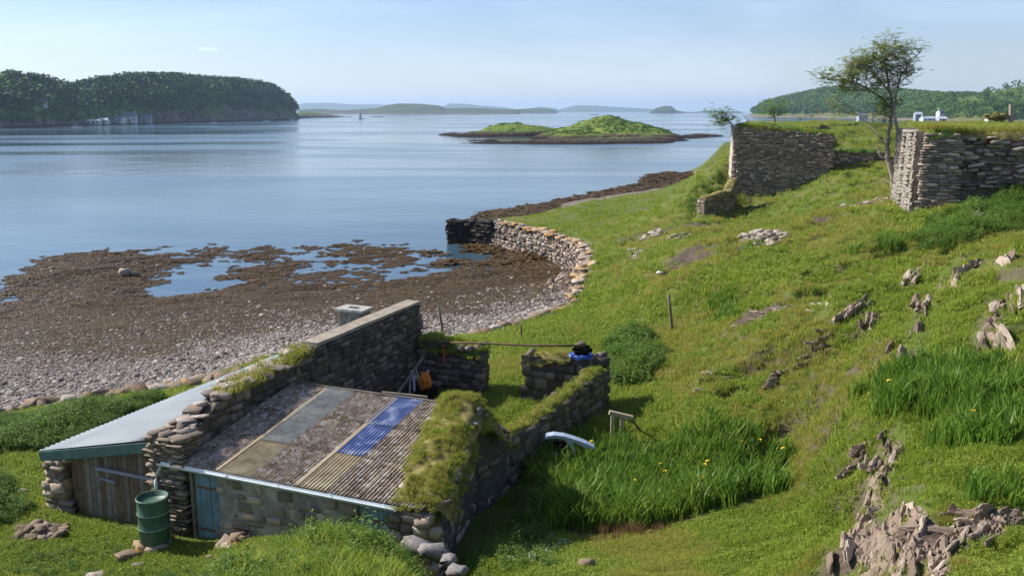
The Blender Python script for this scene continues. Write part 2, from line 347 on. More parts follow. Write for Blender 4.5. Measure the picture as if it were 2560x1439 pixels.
def terrain(P, detail=True):
    P = np.atleast_2d(np.asarray(P, float)); x, y = P[:, 0], P[:, 1]
    sd = shore_sd(P)
    zl, zs = LAND(P), SEA(P)
    # narrow step where the sea wall stands, soft blend on the open beach
    wallness = sstep(36, 42, y) * (1 - sstep(84, 92, y))
    wid = 1.6 * (1 - wallness) + .25 * wallness
    m = sstep(-1, 1, sd / wid * 1.0)
    m = np.where(wallness > .5, sstep(.0, .5, sd), m)
    hill = sstep(2.6, 4.0, zl)
    if detail:
        # terracettes and hummocks on the hillside, softer on the low ground
        n1 = fbm(x, y, 6.5, 3, 3); n2 = fbm(x + .4 * y, y, 1.6, 4, 11)
        rid = 1 - np.abs(fbm(x * .9 + y * .35, y * .9 - x * .5, 3.2, 4, 23)) * 2.2
        zl = zl + hill * (n1 * .38 + rid * .30 - .12 + np.abs(fbm(x, y, .9, 3, 91)) * -.36 + .09) + n2 * (.07 + .24 * hill)
        zs = zs + fbm(x, y, 3.4, 4, 31) * .13 * sstep(1.3, .3, zs) + fbm(x, y, 1.5, 3, 37) * .15 * sstep(.5, .0, np.abs(zs)) + fbm(x, y, .5, 2, 39) * .03
    for cx_, cy_, rx_, ry_, dp_ in HOLLOWS:
        dd = ((x - cx_) / rx_) ** 2 + ((y - cy_) / ry_) ** 2 + .35 * vnoise(x * 2.1, y * 2.1, 4)
        zl = zl - dp_ * (1 - sstep(.45, 1.0, dd))
    z = zl * m + zs * (1 - m)
    pl = np.maximum(sstep(0, .3, poly_sd(P, PLAT_L)), sstep(0, .3, poly_sd(P, PLAT_R)))
    zp = 9.28 + (fbm(x, y, 5, 4, 51) * .16 if detail else 0) - .0 * x
    z = np.where(pl > 0, z * (1 - pl) + np.maximum(zp, z * 0 + zp) * pl, z)
    return np.maximum(z, -4.5)
def H(x, y): return float(terrain([[x, y]])[0])
def HV(x, y): return Vector((x, y, H(x, y)))
def ground_hit(px, py, guess=(6, 120)):
    """where the view ray meets the ground"""
    a, b, c = ray(px, py); Y = np.geomspace(guess[0], guess[1], 900); t = Y / b
    P = np.stack([a * t, Y], 1); z = terrain(P); zr = CH + c * t
    i = np.argmax(z > zr) if (z > zr).any() else len(Y) - 1
    return Vector((P[i, 0], P[i, 1], z[i]))
NJ, NI = 560, 620
Yg = np.geomspace(2.0 + 4, 300 + 4, NJ) - 4
Rg = np.linspace(-.86, .92, NI)
XX = Rg[None, :] * (Yg[:, None] + 6); YY = np.repeat(Yg[:, None], NI, 1)
GP = np.stack([XX.ravel(), YY.ravel()], 1)
GZ = terrain(GP)
idx = np.arange(NJ * NI).reshape(NJ, NI)
quads = np.stack([idx[:-1, :-1], idx[:-1, 1:], idx[1:, 1:], idx[1:, :-1]], -1).reshape(-1, 4)
# drop the cells that lie deep under the sea
zq = GZ[quads].max(1); quads = quads[zq > -3.2]
# materials weights
sdg = shore_sd(GP)
seaw = 1 - sstep(-.5, .7, sdg + fbm(GP[:, 0], GP[:, 1], 1.2, 3, 61) * .8)
weedn = fbm(GP[:, 0], GP[:, 1], 2.4, 4, 71) * .5
weed = seaw * (1 - sstep(.35, .78, GZ + weedn * .75))
def ground_material():
    m, nt, b = newmat('ground', .95, .15)
    v = coords(nt, 'World')
    def at(n):
        a = nt.nodes.new('ShaderNodeAttribute'); a.attribute_name = n; return a.outputs['Fac']
    nb = noise(nt, v, .22, 5, .6); ns = noise(nt, v, 1.7, 6, .7); nf = noise(nt, v, 14, 6, .7)
    f = mathn(nt, 'MULTIPLY_ADD', nb, .6, mathn(nt, 'MULTIPLY_ADD', ns, .35, mathn(nt, 'MULTIPLY', nf, .12)))
    g = ramp(nt, f, [(.34, (.045, .080, .012)), (.44, (.080, .125, .018)), (.54, (.12, .150, .028)), (.63, (.16, .150, .045)), (.74, (.20, .155, .07))])
    # pebbles
    vo = nt.nodes.new('ShaderNodeTexVoronoi'); vo.inputs['Scale'].default_value = 7.0; nt.links.new(v, vo.inputs['Vector'])
    sep = nt.nodes.new('ShaderNodeSeparateColor'); nt.links.new(vo.outputs['Color'], sep.inputs[0])
    p = ramp(nt, sep.outputs[0], [(0, (.10, .08, .065)), (.5, (.19, .155, .135)), (1, (.34, .29, .26))])
    wd = ramp(nt, noise(nt, v, 2.2, 6, .7), [(.35, (.050, .028, .010)), (.55, (.105, .062, .022)), (.7, (.16, .105, .04))])
    c = mixcol(nt, at('w_peb'), g, p); c = mixcol(nt, at('w_weed'), c, wd)
    so = ramp(nt, nf, [(.3, (.055, .040, .028)), (.7, (.17, .13, .10))])
    c = mixcol(nt, at('w_soil'), c, so)
    nt.links.new(c, b.inputs['Base Color'])
    hh = mathn(nt, 'MULTIPLY_ADD', ns, 1.0, mathn(nt, 'MULTIPLY', nf, .4)); bump(nt, b, hh, .8, .12)
    return m
gm = ground_material()
# bare soil: steep scars on the hillside and listed patches
gzz = GZ.reshape(NJ, NI); gy = np.gradient(gzz, axis=0) / np.gradient(YY, axis=0); gx = np.gradient(gzz, axis=1) / np.gradient(XX, axis=1)
slope = np.hypot(gx, gy).ravel()
SOILP = [(1705, 650, .7), (1585, 592, .6), (1740, 560, .9), (1770, 520, .5), (2150, 515, .9), (2050, 545, .6), (1620, 590, .7), (1900, 590, 1.0), (1740, 648, 1.0), (1590, 640, .5), (1870, 800, .4), (1600, 525, .8), (1310, 800, .7), (2400, 1330, .5), (2100, 1400, .5)]
soil = sstep(.75, 1.25, slope + .35 * fbm(GP[:, 0], GP[:, 1], .9, 3, 81)) * (GZ > 2.6) * (1 - seaw) * .8
for px, py, r in SOILP:
    q = ground_hit(px, py); d = np.hypot((GP[:, 0] - q.x) / 1.8, (GP[:, 1] - q.y)) + fbm(GP[:, 0], GP[:, 1], .8, 3, 85) * .8
    soil = np.maximum(soil, 1 - sstep(r * .5, r * 1.2, d))
gme = mesh_np('ground', np.stack([GP[:, 0], GP[:, 1], GZ], 1), quads, gm, True)
for nm, arr in (('w_peb', seaw), ('w_weed', weed), ('w_soil', soil)):
    a = gme.attributes.new(nm, 'FLOAT', 'POINT'); a.data.foreach_set('value', arr.astype(np.float32))
obj('ground', gme, kind='structure')
# ================================================================== WATER
def water_material():
    m, nt, b = newmat('sea_water', .07, .5); v = coords(nt, 'World')
    b.inputs['IOR'].default_value = 1.33
    v2 = coords(nt, 'World', (.006, .016, 1)); big = noise(nt, v2, 1.0, 4, .55, .8)
    v3 = coords(nt, 'World', (.55, .9, 1)); f1 = noise(nt, v3, 1.5, 4, .6); v4 = coords(nt, 'World', (.10, .16, 1)); f2 = noise(nt, v4, 1.0, 3, .6)
    c = ramp(nt, big, [(.3, (.040, .082, .118)), (.7, (.058, .108, .148))]); nt.links.new(c, b.inputs['Base Color'])
    nt.links.new(ramp(nt, big, [(.40, (.05, .05, .05)), (.60, (.20, .20, .20))]), b.inputs['Roughness'])
    bump(nt, b, mathn(nt, 'MULTIPLY_ADD', f1, .25, f2), .5, .16)
    return m
wm = water_material()
obj('sea_water', mesh_np('sea_water', [(-20000, 5, 0), (20000, 5, 0), (20000, 20000, 0), (-20000, 20000, 0)], [(0, 1, 2, 3)], wm), kind='structure')
# ================================================================== HAZE (one closed box of air; the sky lies outside it)
hz = bpy.data.materials.new('haze'); hz.use_nodes = True; hn = hz.node_tree; hn.nodes.clear()
ho = hn.nodes.new('ShaderNodeOutputMaterial'); hv = hn.nodes.new('ShaderNodeVolumePrincipled')
hv.inputs['Color'].default_value = (.60, .78, 1.0, 1); hv.inputs['Density'].default_value = .00010; hv.inputs['Anisotropy'].default_value = .25
hn.links.new(hv.outputs[0], ho.inputs['Volume'])
mb = MB(); mb.box((0, 0, 0), (44000, 44000, 230)); hb = mb.build('haze', hz, kind='stuff'); hb.location = (0, 0, 230 / 2 - 6.5)
# ================================================================== FAR LAND
def rockramp(nt, v, a, b, sc=1.0):
    n = noise(nt, v, sc, 6, .7); return ramp(nt, n, [(.3, a), (.7, b)]), n
def landmat(name, greens, rock, hi=3.0, lo=1.5, weedc=(.03, .018, .010), sc=.12):
    m, nt, b = newmat(name, .95, .1); v = coords(nt, 'World')
    g = ramp(nt, noise(nt, v, sc, 6, .65), [(.3, greens[0]), (.5, greens[1]), (.7, greens[2])])
    r, n = rockramp(nt, v, rock[0], rock[1], sc * 3)
    sx = nt.nodes.new('ShaderNodeSeparateXYZ'); nt.links.new(v, sx.inputs[0])
    zj = mathn(nt, 'MULTIPLY_ADD', mathn(nt, 'SUBTRACT', n, .5), hi * 1.2, sx.outputs['Z'])
    c = mixcol(nt, mrange(nt, zj, lo, hi), r, g)
    c = mixcol(nt, mrange(nt, zj, lo * .35, lo * .7), weedc, c)
    ge = nt.nodes.new('ShaderNodeNewGeometry'); sn = nt.nodes.new('ShaderNodeSeparateXYZ'); nt.links.new(ge.outputs['Normal'], sn.inputs[0])
    c = mixcol(nt, mrange(nt, sn.outputs['Z'], .62, .42), c, r)
    nt.links.new(c, b.inputs['Base Color']); bump(nt, b, n, .6, 1.0)
    return m
def land_strip(name, prof, depth, mat, foot=.12, ns=220, nd=60, rough=.06, seed=5, power=.6, skirt=0.0, sea=-1.0):
    """a real hill: prof = [(photo x, photo y of the crest, photo y of its waterline)]; it stands where its waterline is and goes back by depth"""
    px = np.array([p[0] for p in prof], float); top = np.array([p[1] for p in prof], float); wl_ = np.array([p[2] for p in prof], float)
    X = np.linspace(px[0], px[-1], ns); T = np.interp(X, px, top); Wl = np.interp(X, px, wl_)
    D = np.linspace(0, 1, nd); V = np.zeros((nd, ns, 3))
    for i in range(ns):
        a = Pz(X[i], Wl[i], 0.0); Y0 = a.y
        crestY = Y0 + depth * .45
        hc = max(.3, Py(X[i], T[i], crestY).z)
        dirv = Vector((a.x, a.y, 0)).normalized()
        for j, d in enumerate(D):
            if d < .45:
                t = d / .45; s = 0 if t < foot * .0 else t
                h = hc * (min(s / max(foot, 1e-3), 1) * .06 + .94 * max(0, (s - foot) / (1 - foot)) ** power)
            else: h = hc * (1 - ((d - .45) / .55) ** 2.2)
            p = Vector((a.x, a.y, 0)) + dirv * (d * depth)
            V[j, i] = (p.x, p.y, h)
    n = fbm(V[..., 0].ravel(), V[..., 1].ravel(), depth * .22, 5, seed).reshape(nd, ns)
    k = np.minimum(V[..., 2] / (V[..., 2].max() * .12 + .01), 1) * np.clip(1 - np.abs(D[:, None] - .45) * 0 , 0, 1)
    V[..., 2] += n * V[..., 2].max() * rough * k
    V[..., 2] = np.where((D[:, None] == 0) | (D[:, None] == 1), sea, V[..., 2])
    V[:, 0, 2] = sea; V[:, -1, 2] = sea
    ix = np.arange(nd * ns).reshape(nd, ns)
    q = np.stack([ix[:-1, :-1], ix[:-1, 1:], ix[1:, 1:], ix[1:, :-1]], -1).reshape(-1, 4)
    o = obj(name, mesh_np(name, V.reshape(-1, 3), q, mat, True), kind='structure')
    return o, V
def crown_mesh(seed, mat, n=70, conifer=False, leafy=.34):
    """a tree crown for the far woods: many leaf clumps through its volume plus a trunk"""
    r = np.random.default_rng(seed); vs = []; fs = []
    for i in range(n):
        if conifer:
            z = r.uniform(.12, 1.0); rad = (1.02 - z) * .26 * (r.uniform(.5, 1) ** .5); a = r.uniform(0, 6.283)
            c = np.array([math.cos(a) * rad, math.sin(a) * rad, z]); s = .13 * (1.15 - z)
        else:
            while True:
                c = r.uniform(-1, 1, 3)
                if .25 < (c ** 2).sum() < 1: break
            c = c * np.array([.5, .5, .42]) + np.array([0, 0, .55]); c[:2] += .12 * np.sin(np.array([seed, seed * 2.1]) + c[2] * 6); s = leafy * r.uniform(.3, .62)
        d = r.normal(size=(4, 3)); d /= np.linalg.norm(d, axis=1)[:, None]
        b = len(vs); vs += [tuple(c + d[k] * s * .75) for k in range(4)]
        fs += [(b, b + 1, b + 2), (b, b + 2, b + 3), (b, b + 3, b + 1), (b + 1, b + 3, b + 2)]
    b = len(vs)
    vs += [(-.02, -.02, -.15), (.02, -.02, -.15), (.02, .02, -.15), (-.02, .02, -.15), (0, 0, .8)]; fs += [(b, b + 1, b + 4), (b + 1, b + 2, b + 4), (b + 2, b + 3, b + 4), (b + 3, b, b + 4)]
    return mesh_np('crown', vs, fs, mat)
wood_dark = leafmat('woodland_leaves', [(.2, (.010, .026, .012)), (.5, (.024, .055, .016)), (.8, (.085, .145, .028))], .2, .7)
wood_light = leafmat('broadleaf_leaves', [(.2, (0.047, 0.125, 0.017)), (.5, (0.101, 0.213, 0.026)), (.8, (0.203, 0.300, 0.042))], .25, .7)
crown_dark = protos('far_crown', [crown_mesh(i, wood_dark if i < 4 else wood_light, 60, i % 2 == 0) for i in range(7)])
crown_light = protos('far_broadleaf', [crown_mesh(i + 20, wood_light, 70) for i in range(5)])
crown_mixed = protos('far_mixed', [crown_mesh(i + 40, wood_dark if i < 3 else wood_light, 60, i == 0) for i in range(5)])
def wood_on(name, V, coll, n, h, zmin, zmax=1e9, label='', dens=None, jrange=(0, .62), seed=1):
    r = np.random.default_rng(seed); nd, ns, _ = V.shape
    j = r.uniform(jrange[0], jrange[1], n) * (nd - 1); i = r.uniform(0, 1, n) * (ns - 2)
    j0 = j.astype(int); i0 = i.astype(int); fj, fi = (j - j0)[:, None], (i - i0)[:, None]
    p = (V[j0, i0] * (1 - fi) + V[j0, i0 + 1] * fi) * (1 - fj) + (V[np.minimum(j0 + 1, nd - 1), i0] * (1 - fi) + V[np.minimum(j0 + 1, nd - 1), i0 + 1] * fi) * fj
    k = (p[:, 2] > zmin) & (p[:, 2] < zmax)
    if dens is not None: k &= dens(p, i / ns) > r.uniform(0, 1, n)
    p = p[k]; m = len(p); s = r.uniform(h[0], h[1], m)
    sc = np.stack([s * r.uniform(.7, 1.25, m), s * r.uniform(.7, 1.25, m), s], 1)
    p[:, 2] -= .3
    return scatter(name, coll, p, sc, r.uniform(0, 6.28, m), label=label, kind='stuff', cat='woodland')
M_head = landmat('headland_turf', [(.07, .12, .03), (.13, .17, .035), (.18, .15, .07)], [(.08, .06, .05), (.24, .18, .16)], 5.5, 3.0, sc=.03)
head, HVv = land_strip('headland_hill', [(-420, 225, 332), (-200, 212, 328), (0, 211, 322), (45, 210, 320), (100, 219, 319), (160, 234, 317), (215, 236, 315), (260, 226, 314), (330, 214, 312), (420, 207, 309), (500, 210, 306), (560, 213, 305), (640, 220, 302), (690, 232, 301), (722, 252, 300), (738, 275, 299.5), (746, 291, 299), (752, 297, 298.5)],
    230, M_head, foot=.20, power=.62, rough=.07, seed=3)
point_, _V = land_strip('low_point', [(735, 284, 296), (770, 281, 295), (820, 286, 294), (860, 291, 292.6), (880, 292, 292.5)], 120, M_head, foot=.1, seed=9)
wood_on('headland_woodland', HVv, crown_dark, 14000, (3.5, 12), 9.5, label='dark mixed wood covering the headland across the water', seed=4,
        dens=lambda p, s: np.where(p[:, 2] > 17, 1.0, .35 + .6 * (fbm(p[:, 0], p[:, 1], 70, 3, 5) > -.1)) * np.where(s < .53, .08 + .75 * (fbm(p[:, 0], p[:, 1], 40, 3, 8) > .08), 1.0))
wood_on('shoreline_bushes', HVv, crown_mixed, 3000, (2.2, 4.6), 2.0, 9.5, label='light green bushes and small trees along the foot of the headland', jrange=(0, .2), seed=6, dens=lambda p, s: .25 + .55 * (fbm(p[:, 0], p[:, 1], 40, 3, 15) > -.05))
M_isl = landmat('island_turf', [(.07, .12, .02), (.14, .20, .035), (.22, .24, .06)], [(.028, .018, .013), (.11, .08, .06)], 2.0, 1.2, (.022, .013, .008), sc=.25)
# the grassy island: height field with two grassy knolls, a low bay and dark weed-covered rock round it
def island():
    A, B = Pz(1065, 345, 0), Pz(1830, 345, 0); nx, ny = 330, 150
    X = np.linspace(A.x - 2, B.x + 2, nx); Y = np.linspace(226, 400, ny); GX, GY = np.meshgrid(X, Y)
    z = np.full(GX.shape, -1.5)
    def knoll(px, wy, h, rx, ry, p=2.0):
        c = Pz(px, wy, 0); d = ((np.abs((GX - c.x) / rx)) ** p + (np.abs((GY - c.y) / ry)) ** p)
        return (h + 1.5) * np.clip(1 - d, 0, 1) ** .55 - 1.5
    for k in [(1290, 336, 5.2, 22, 26), (1215, 335, 4.2, 17, 22), (1360, 335, 5.0, 17, 24), (1440, 340, 4.0, 15, 24), (1510, 338, 7.4, 18, 26), (1560, 341, 5.6, 18, 26), (1600, 343, 4.2, 16, 20), (1450, 349, 2.9, 14, 14), (1400, 346, 2.4, 14, 10), (1640, 345, 2.4, 12, 15),
              (1135, 337, 1.1, 10, 10), (1190, 340, 1.6, 14, 9), (1110, 335, .5, 11, 4), (1330, 358, .9, 30, 9), (1440, 358, 1.4, 26, 12), (1540, 356, 1.6, 24, 14), (1620, 351, 1.4, 18, 12), (1700, 344, .9, 14, 9), (1755, 341, 1.0, 13, 7), (1800, 339, .8, 9, 4.5), (1220, 352, .2, 12, 4)]:
        z = np.maximum(z, knoll(*k))
    z += fbm(GX.ravel(), GY.ravel(), 7, 5, 21).reshape(z.shape) * (.35 + .16 * np.maximum(z, 0)) + fbm(GX.ravel(), GY.ravel(), 2, 3, 25).reshape(z.shape) * .3
    c = Pz(1345, 345, 0); d = np.hypot((GX - c.x) / 11, (GY - c.y) / 7); z = z - 2.2 * (1 - sstep(.4, 1.0, d)) * (z < 3)
    z = np.maximum(z, -1.6); z[0] = z[-1] = -1.6; z[:, 0] = z[:, -1] = -1.6
    ix = np.arange(nx * ny).reshape(ny, nx); q = np.stack([ix[:-1, :-1], ix[:-1, 1:], ix[1:, 1:], ix[1:, :-1]], -1).reshape(-1, 4)
    zf = z.ravel(); q = q[zf[q].max(1) > -1.4]
    return obj('grassy_island', mesh_np('grassy_island', np.stack([GX.ravel(), GY.ravel(), zf], 1), q, M_isl, True), kind='structure')
island()
M_far = landmat('far_heath', [(.04, .06, .02), (.06, .08, .03), (.10, .09, .05)], [(.10, .08, .07), (.2, .17, .15)], 6, 2, sc=.01)
def far(name, prof, depth, wlx, seed): return land_strip(name, [(x, t, wlx) for x, t in prof], depth, M_far, foot=.02, ns=160, nd=26, rough=.10, seed=seed, power=.7)
far('far_island', [(742, 266), (760, 258), (830, 256), (880, 260), (950, 262), (1010, 268), (1060, 276)], 1500, 280.2, 41)
far('far_island', [(1100, 270), (1125, 259), (1160, 259), (1200, 263), (1260, 268), (1300, 275)], 1500, 280.4, 42)
far('far_island', [(742, 276), (800, 272), (860, 276), (905, 273), (945, 270), (965, 263), (1000, 259), (1050, 260), (1100, 264), (1115, 271), (1170, 270), (1215, 271), (1245, 275), (1300, 275)], 700, 285.6, 43)
far('far_island', [(1180, 279), (1230, 273), (1290, 274), (1330, 271), (1380, 273), (1395, 279)], 500, 283.6, 44)
far('far_island', [(1320, 273), (1350, 267), (1390, 272), (1400, 277)], 1200, 280.6, 45)
far('far_island', [(1395, 275), (1440, 264), (1480, 264), (1560, 269), (1620, 272), (1660, 276)], 1500, 280.4, 46)
far('skerry', [(1622, 281), (1640, 270), (1660, 265), (1678, 266), (1690, 276), (1718, 281)], 160, 283.6, 47)
far('skerry', [(1690, 281.5), (1740, 280), (1770, 276), (1790, 277), (1830, 279), (1860, 281)], 200, 282.6, 48)
for x0, x1, t, w in ((925, 960, 290, 292.4), (1470, 1500, 285.5, 287.2)): far('skerry', [(x0, w - .5), ((x0 + x1) / 2, t), (x1, w - .5)], 40, w, 49)
# right: the wooded bluff over its beach, and the nearer hillside with the houses
M_rt = landmat('right_hill_turf', [(.05, .085, .02), (.09, .125, .028), (.13, .14, .05)], [(.16, .12, .10), (.30, .24, .21)], 3.5, 1.0, (.12, .085, .07), sc=.03)
bluff, BV = land_strip('wooded_bluff', [(1868, 289, 291.5), (1890, 282, 292.5), (1905, 270, 293), (1930, 262, 293.5), (1975, 252, 294), (2020, 243, 294.5), (2060, 234, 295), (2100, 236, 296), (2160, 240, 297), (2230, 241, 298), (2290, 245, 299), (2330, 250, 300), (2400, 252, 300), (2600, 256, 300)], 420, M_rt, foot=.16, power=.6, seed=52)
wood_on('bluff_woodland', BV, crown_light, 9000, (8, 14), 5.5, label='fresh green broadleaf wood covering the bluff behind the ruins', seed=7)
hill, RV = land_strip('right_hillside', [(2210, 296, 302), (2250, 284, 303), (2290, 268, 304), (2330, 254, 305), (2380, 246, 306), (2420, 244, 307), (2450, 238, 308), (2500, 226, 308), (2560, 213, 308), (2700, 190, 308), (2900, 180, 308)], 420, M_rt, foot=.2, power=.85, seed=55)
wood_on('hillside_woodland', RV, crown_light, 5200, (4.5, 9), 3.0, label='broadleaf trees and bushes on the hillside above the houses', seed=8, jrange=(.02, .62),
        dens=lambda p, s: np.where(s < .24, .9, np.where(p[:, 2] < 10, .3, np.where(p[:, 2] < 15, .7, .03))))

# scrub on the island
zi = bpy.data.objects['grassy_island'].data; co = np.empty(len(zi.vertices) * 3, np.float32); zi.vertices.foreach_get('co', co); co = co.reshape(-1, 3)
ok = co[co[:, 2] > 2.0]; r_ = np.random.default_rng(3); okk = ok[r_.integers(0, len(ok), 2600)]; okk = okk[fbm(okk[:, 0], okk[:, 1], 8, 3, 2) > -.1]
scatter('island_scrub', crown_light, okk + [0, 0, -.35], r_.uniform(.4, 1.0, len(okk)), r_.uniform(0, 6.28, len(okk)), label='heather and scrub over the low green island', kind='stuff', cat='scrub')
# ================================================================== STONE WALLS
def stone_variant(seed, cham=.10, jit=.085):
    r = np.random.default_rng(seed); vs = []; ids = {}
    for i in (-1, 0, 1):
        for j in (-1, 0, 1):
            for k in (-1, 0, 1):
                if i == j == k == 0: continue
                p = np.array([i, j, k]) * .5; nz = abs(i) + abs(j) + abs(k)
                p = p * (1 - (cham * .55 if nz == 3 else cham * .28 if nz == 2 else 0)) + r.uniform(-jit, jit, 3)
                ids[(i, j, k)] = len(vs); vs.append(p)
    fs = []
    for ax in range(3):
        o1, o2 = (ax + 1) % 3, (ax + 2) % 3
        for s in (-1, 1):
            for a in (-1, 0):
                for b in (-1, 0):
                    def g(x, y): t = [0, 0, 0]; t[ax] = s; t[o1] = x; t[o2] = y; return ids[tuple(t)]
                    f = (g(a, b), g(a + 1, b), g(a + 1, b + 1), g(a, b + 1)); fs.append(f if s > 0 else f[::-1])
    return np.array(vs), np.array(fs)
STV = [stone_variant(100 + i) for i in range(8)]
RKV = [stone_variant(200 + i, .42, .15) for i in range(8)]
_stm = {}
def stone_meshes(mat, rocks=False):
    k = (mat.name, rocks)
    if k not in _stm: _stm[k] = [mesh_np('stone', v, f, mat) for v, f in (RKV if rocks else STV)]
    return _stm[k]
def place_stones(T, mat, parent, nmax=300, name='stone', rocks=False, fill=None):
    """T: list of (loc, scale xyz, rot euler). The ones that show largest become parts, the rest one joined part"""
    if not T: return
    V = RKV if rocks else STV
    loc = np.array([t[0] for t in T]); sc = np.array([t[1] for t in T]); d = np.linalg.norm(loc - np.array([0, 0, CH]), axis=1)
    size = np.sqrt(np.sort(sc, 1)[:, 2] * np.sort(sc, 1)[:, 1]) / d; order = np.argsort(-size)
    ms = stone_meshes(mat, rocks); inv = parent.matrix_world.inverted() if parent is not None else Matrix()
    for n, i in enumerate(order[:nmax]):
        o = bpy.data.objects.new(name, ms[i % len(ms)]); COL.objects.link(o); o.parent = parent
        o.location = T[i][0]; o.scale = T[i][1]; o.rotation_euler = T[i][2]
    rest = order[nmax:]
    if len(rest):
        vs, fs, b = [], [], 0
        for i in rest:
            v, f = V[i % len(V)]; M = Matrix.LocRotScale(Vector(T[i][0]), __import__('mathutils').Euler(T[i][2]), Vector(T[i][1]))
            M = np.array(M); vs.append(v @ M[:3, :3].T + M[:3, 3]); fs.append(f + b); b += len(v)
        obj(fill or name + '_fill', mesh_np(name + '_fill', np.vstack(vs), np.vstack(fs), mat), parent, kind='stuff')
def wall(name, path, thick, mat, core_mat, parent=None, course=(.10, .2), length=(.2, .45), sides=(1,), ends=(0, 1), nmax=300, depth=.16, prot=.02,
         top=None, gap=.02, rough=.05, batter=0.0, uneven=.3, top_noise=.05, skip=0.0, tilt=.04, **k):
    """path: [(x, y, z_base, z_top)...]; side +1 is left of the walking direction"""
    P = np.array([p[:2] for p in path], float); Z0 = np.array([p[2] for p in path]); Z1 = np.array([p[3] for p in path])
    seg = np.hypot(*np.diff(P, axis=0).T); S = np.concatenate([[0], np.cumsum(seg)]); Ltot = S[-1]
    def at(s):
        x, y = np.interp(s, S, P[:, 0]), np.interp(s, S, P[:, 1]); e = .05
        d = np.array([np.interp(min(s + e, Ltot), S, P[:, 0]) - np.interp(max(s - e, 0), S, P[:, 0]), np.interp(min(s + e, Ltot), S, P[:, 1]) - np.interp(max(s - e, 0), S, P[:, 1])])
        d /= np.linalg.norm(d); return np.array([x, y]), d, np.array([-d[1], d[0]])
    z0f = lambda s: np.interp(s, S, Z0)
    sd = abs(hash(name)) % 1; off = P[0, 0] * 3.1
    z1f = lambda s: np.interp(s, S, Z1) + top_noise * float(vnoise(s / .35 + off, 3.3)) * 1.3
    n = max(3, int(Ltot / .22)); V = []
    for i in range(n + 1):
        s = Ltot * i / n; p, d, nn = at(s); a, b = z0f(s), z1f(s) - .03
        t0 = thick / 2 - .03; hgt = b - a
        for z, tt in ((a - .6, t0 + batter * (hgt + .6)), ((a + b) / 2, t0 + batter * hgt / 2), (b, t0)):
            q = p + nn * (tt + rough * .4 * float(vnoise(s * 3 + off, z * 3))); V.append((q[0], q[1], z))
        for z, tt in ((b, t0), ((a + b) / 2, t0 + batter * hgt / 2), (a - .6, t0 + batter * (hgt + .6))):
            q = p - nn * (tt + rough * .4 * float(vnoise(s * 3 + off + 9, z * 3))); V.append((q[0], q[1], z))
    F_ = []
    for i in range(n):
        for j in range(6):
            j2 = (j + 1) % 6; F_.append((i * 6 + j, i * 6 + j2, (i + 1) * 6 + j2, (i + 1) * 6 + j))
    F_.append((5, 4, 3, 2, 1, 0)); e = n * 6; F_.append((e, e + 1, e + 2, e + 3, e + 4, e + 5))
    core = obj(name, mesh_np(name, V, F_, core_mat), parent, **k)
    T = []; rr = random.Random(int(P[0, 0] * 100) + len(path))
    for sg in sides:
        z = Z0.min() - .1
        while z < Z1.max() + .05:
            h = rr.uniform(*course); s = -rr.uniform(0, .2)
            while s < Ltot:
                w = rr.uniform(*length); sc = min(max(s + w / 2, .02), Ltot - .02); zz0, zz1 = z0f(sc), z1f(sc)
                zz_ = z + h / 2 + h * uneven * .4 * float(vnoise(sc * 1.3 + off, z * 2))
                if zz_ > zz0 - .15 and zz_ + h * .35 < zz1 and rr.random() > skip:
                    p, d, nn = at(sc); dd = depth * rr.uniform(.8, 1.2)
                    tt = thick / 2 + batter * max(0, zz1 - zz_) - dd / 2 + prot + rr.uniform(-rough, rough) * .6
                    q = p + nn * sg * tt
                    T.append(((q[0], q[1], zz_), (min(w, Ltot) - gap * rr.uniform(.3, 1.6), dd, h - gap * rr.uniform(.3, 1.5)), (rr.uniform(-tilt, tilt), rr.uniform(-tilt, tilt), math.atan2(d[1], d[0]) + rr.uniform(-.04, .04))))
                s += w
            z += h * .97
    for en in ends:
        s0 = Ltot * en; p, d, nn = at(min(max(s0, .02), Ltot - .02)); sgn = 1 if en else -1; z = z0f(s0) - .1
        while z < z1f(s0) - .05:
            h = rr.uniform(*course); t = -thick / 2
            while t < thick / 2 - .05:
                w = min(rr.uniform(*length), thick / 2 - t + .03); q = p + nn * (t + w / 2) + d * sgn * (.02 - depth / 2 + rr.uniform(-rough, rough) * .5)
                T.append(((q[0], q[1], z + h / 2), (w - gap, depth, h - gap), (rr.uniform(-tilt, tilt), rr.uniform(-tilt, tilt), math.atan2(nn[1], nn[0]))))
                t += w
            z += h * .97
    if top:
        s = 0
        while s < Ltot:
            w = rr.uniform(*top[0]); t = -thick / 2; sc = min(s + w / 2, Ltot)
            while t < thick / 2 - .06:
                w2 = min(rr.uniform(*top[1]), thick / 2 - t + .06); p, d, nn = at(sc); q = p + nn * (t + w2 / 2)
                if rr.random() < top[3]:
                    T.append(((q[0], q[1], z1f(sc) + rr.uniform(-.03, .02)), (w * rr.uniform(.8, 1.0), w2 * rr.uniform(.8, 1.05), rr.uniform(*top[2])), (rr.uniform(-.1, .1), rr.uniform(-.1, .1), math.atan2(d[1], d[0]) + rr.uniform(-.25, .25))))
                t += w2
            s += w
    place_stones(T, mat, core, nmax)
    return core, at, Ltot, z1f
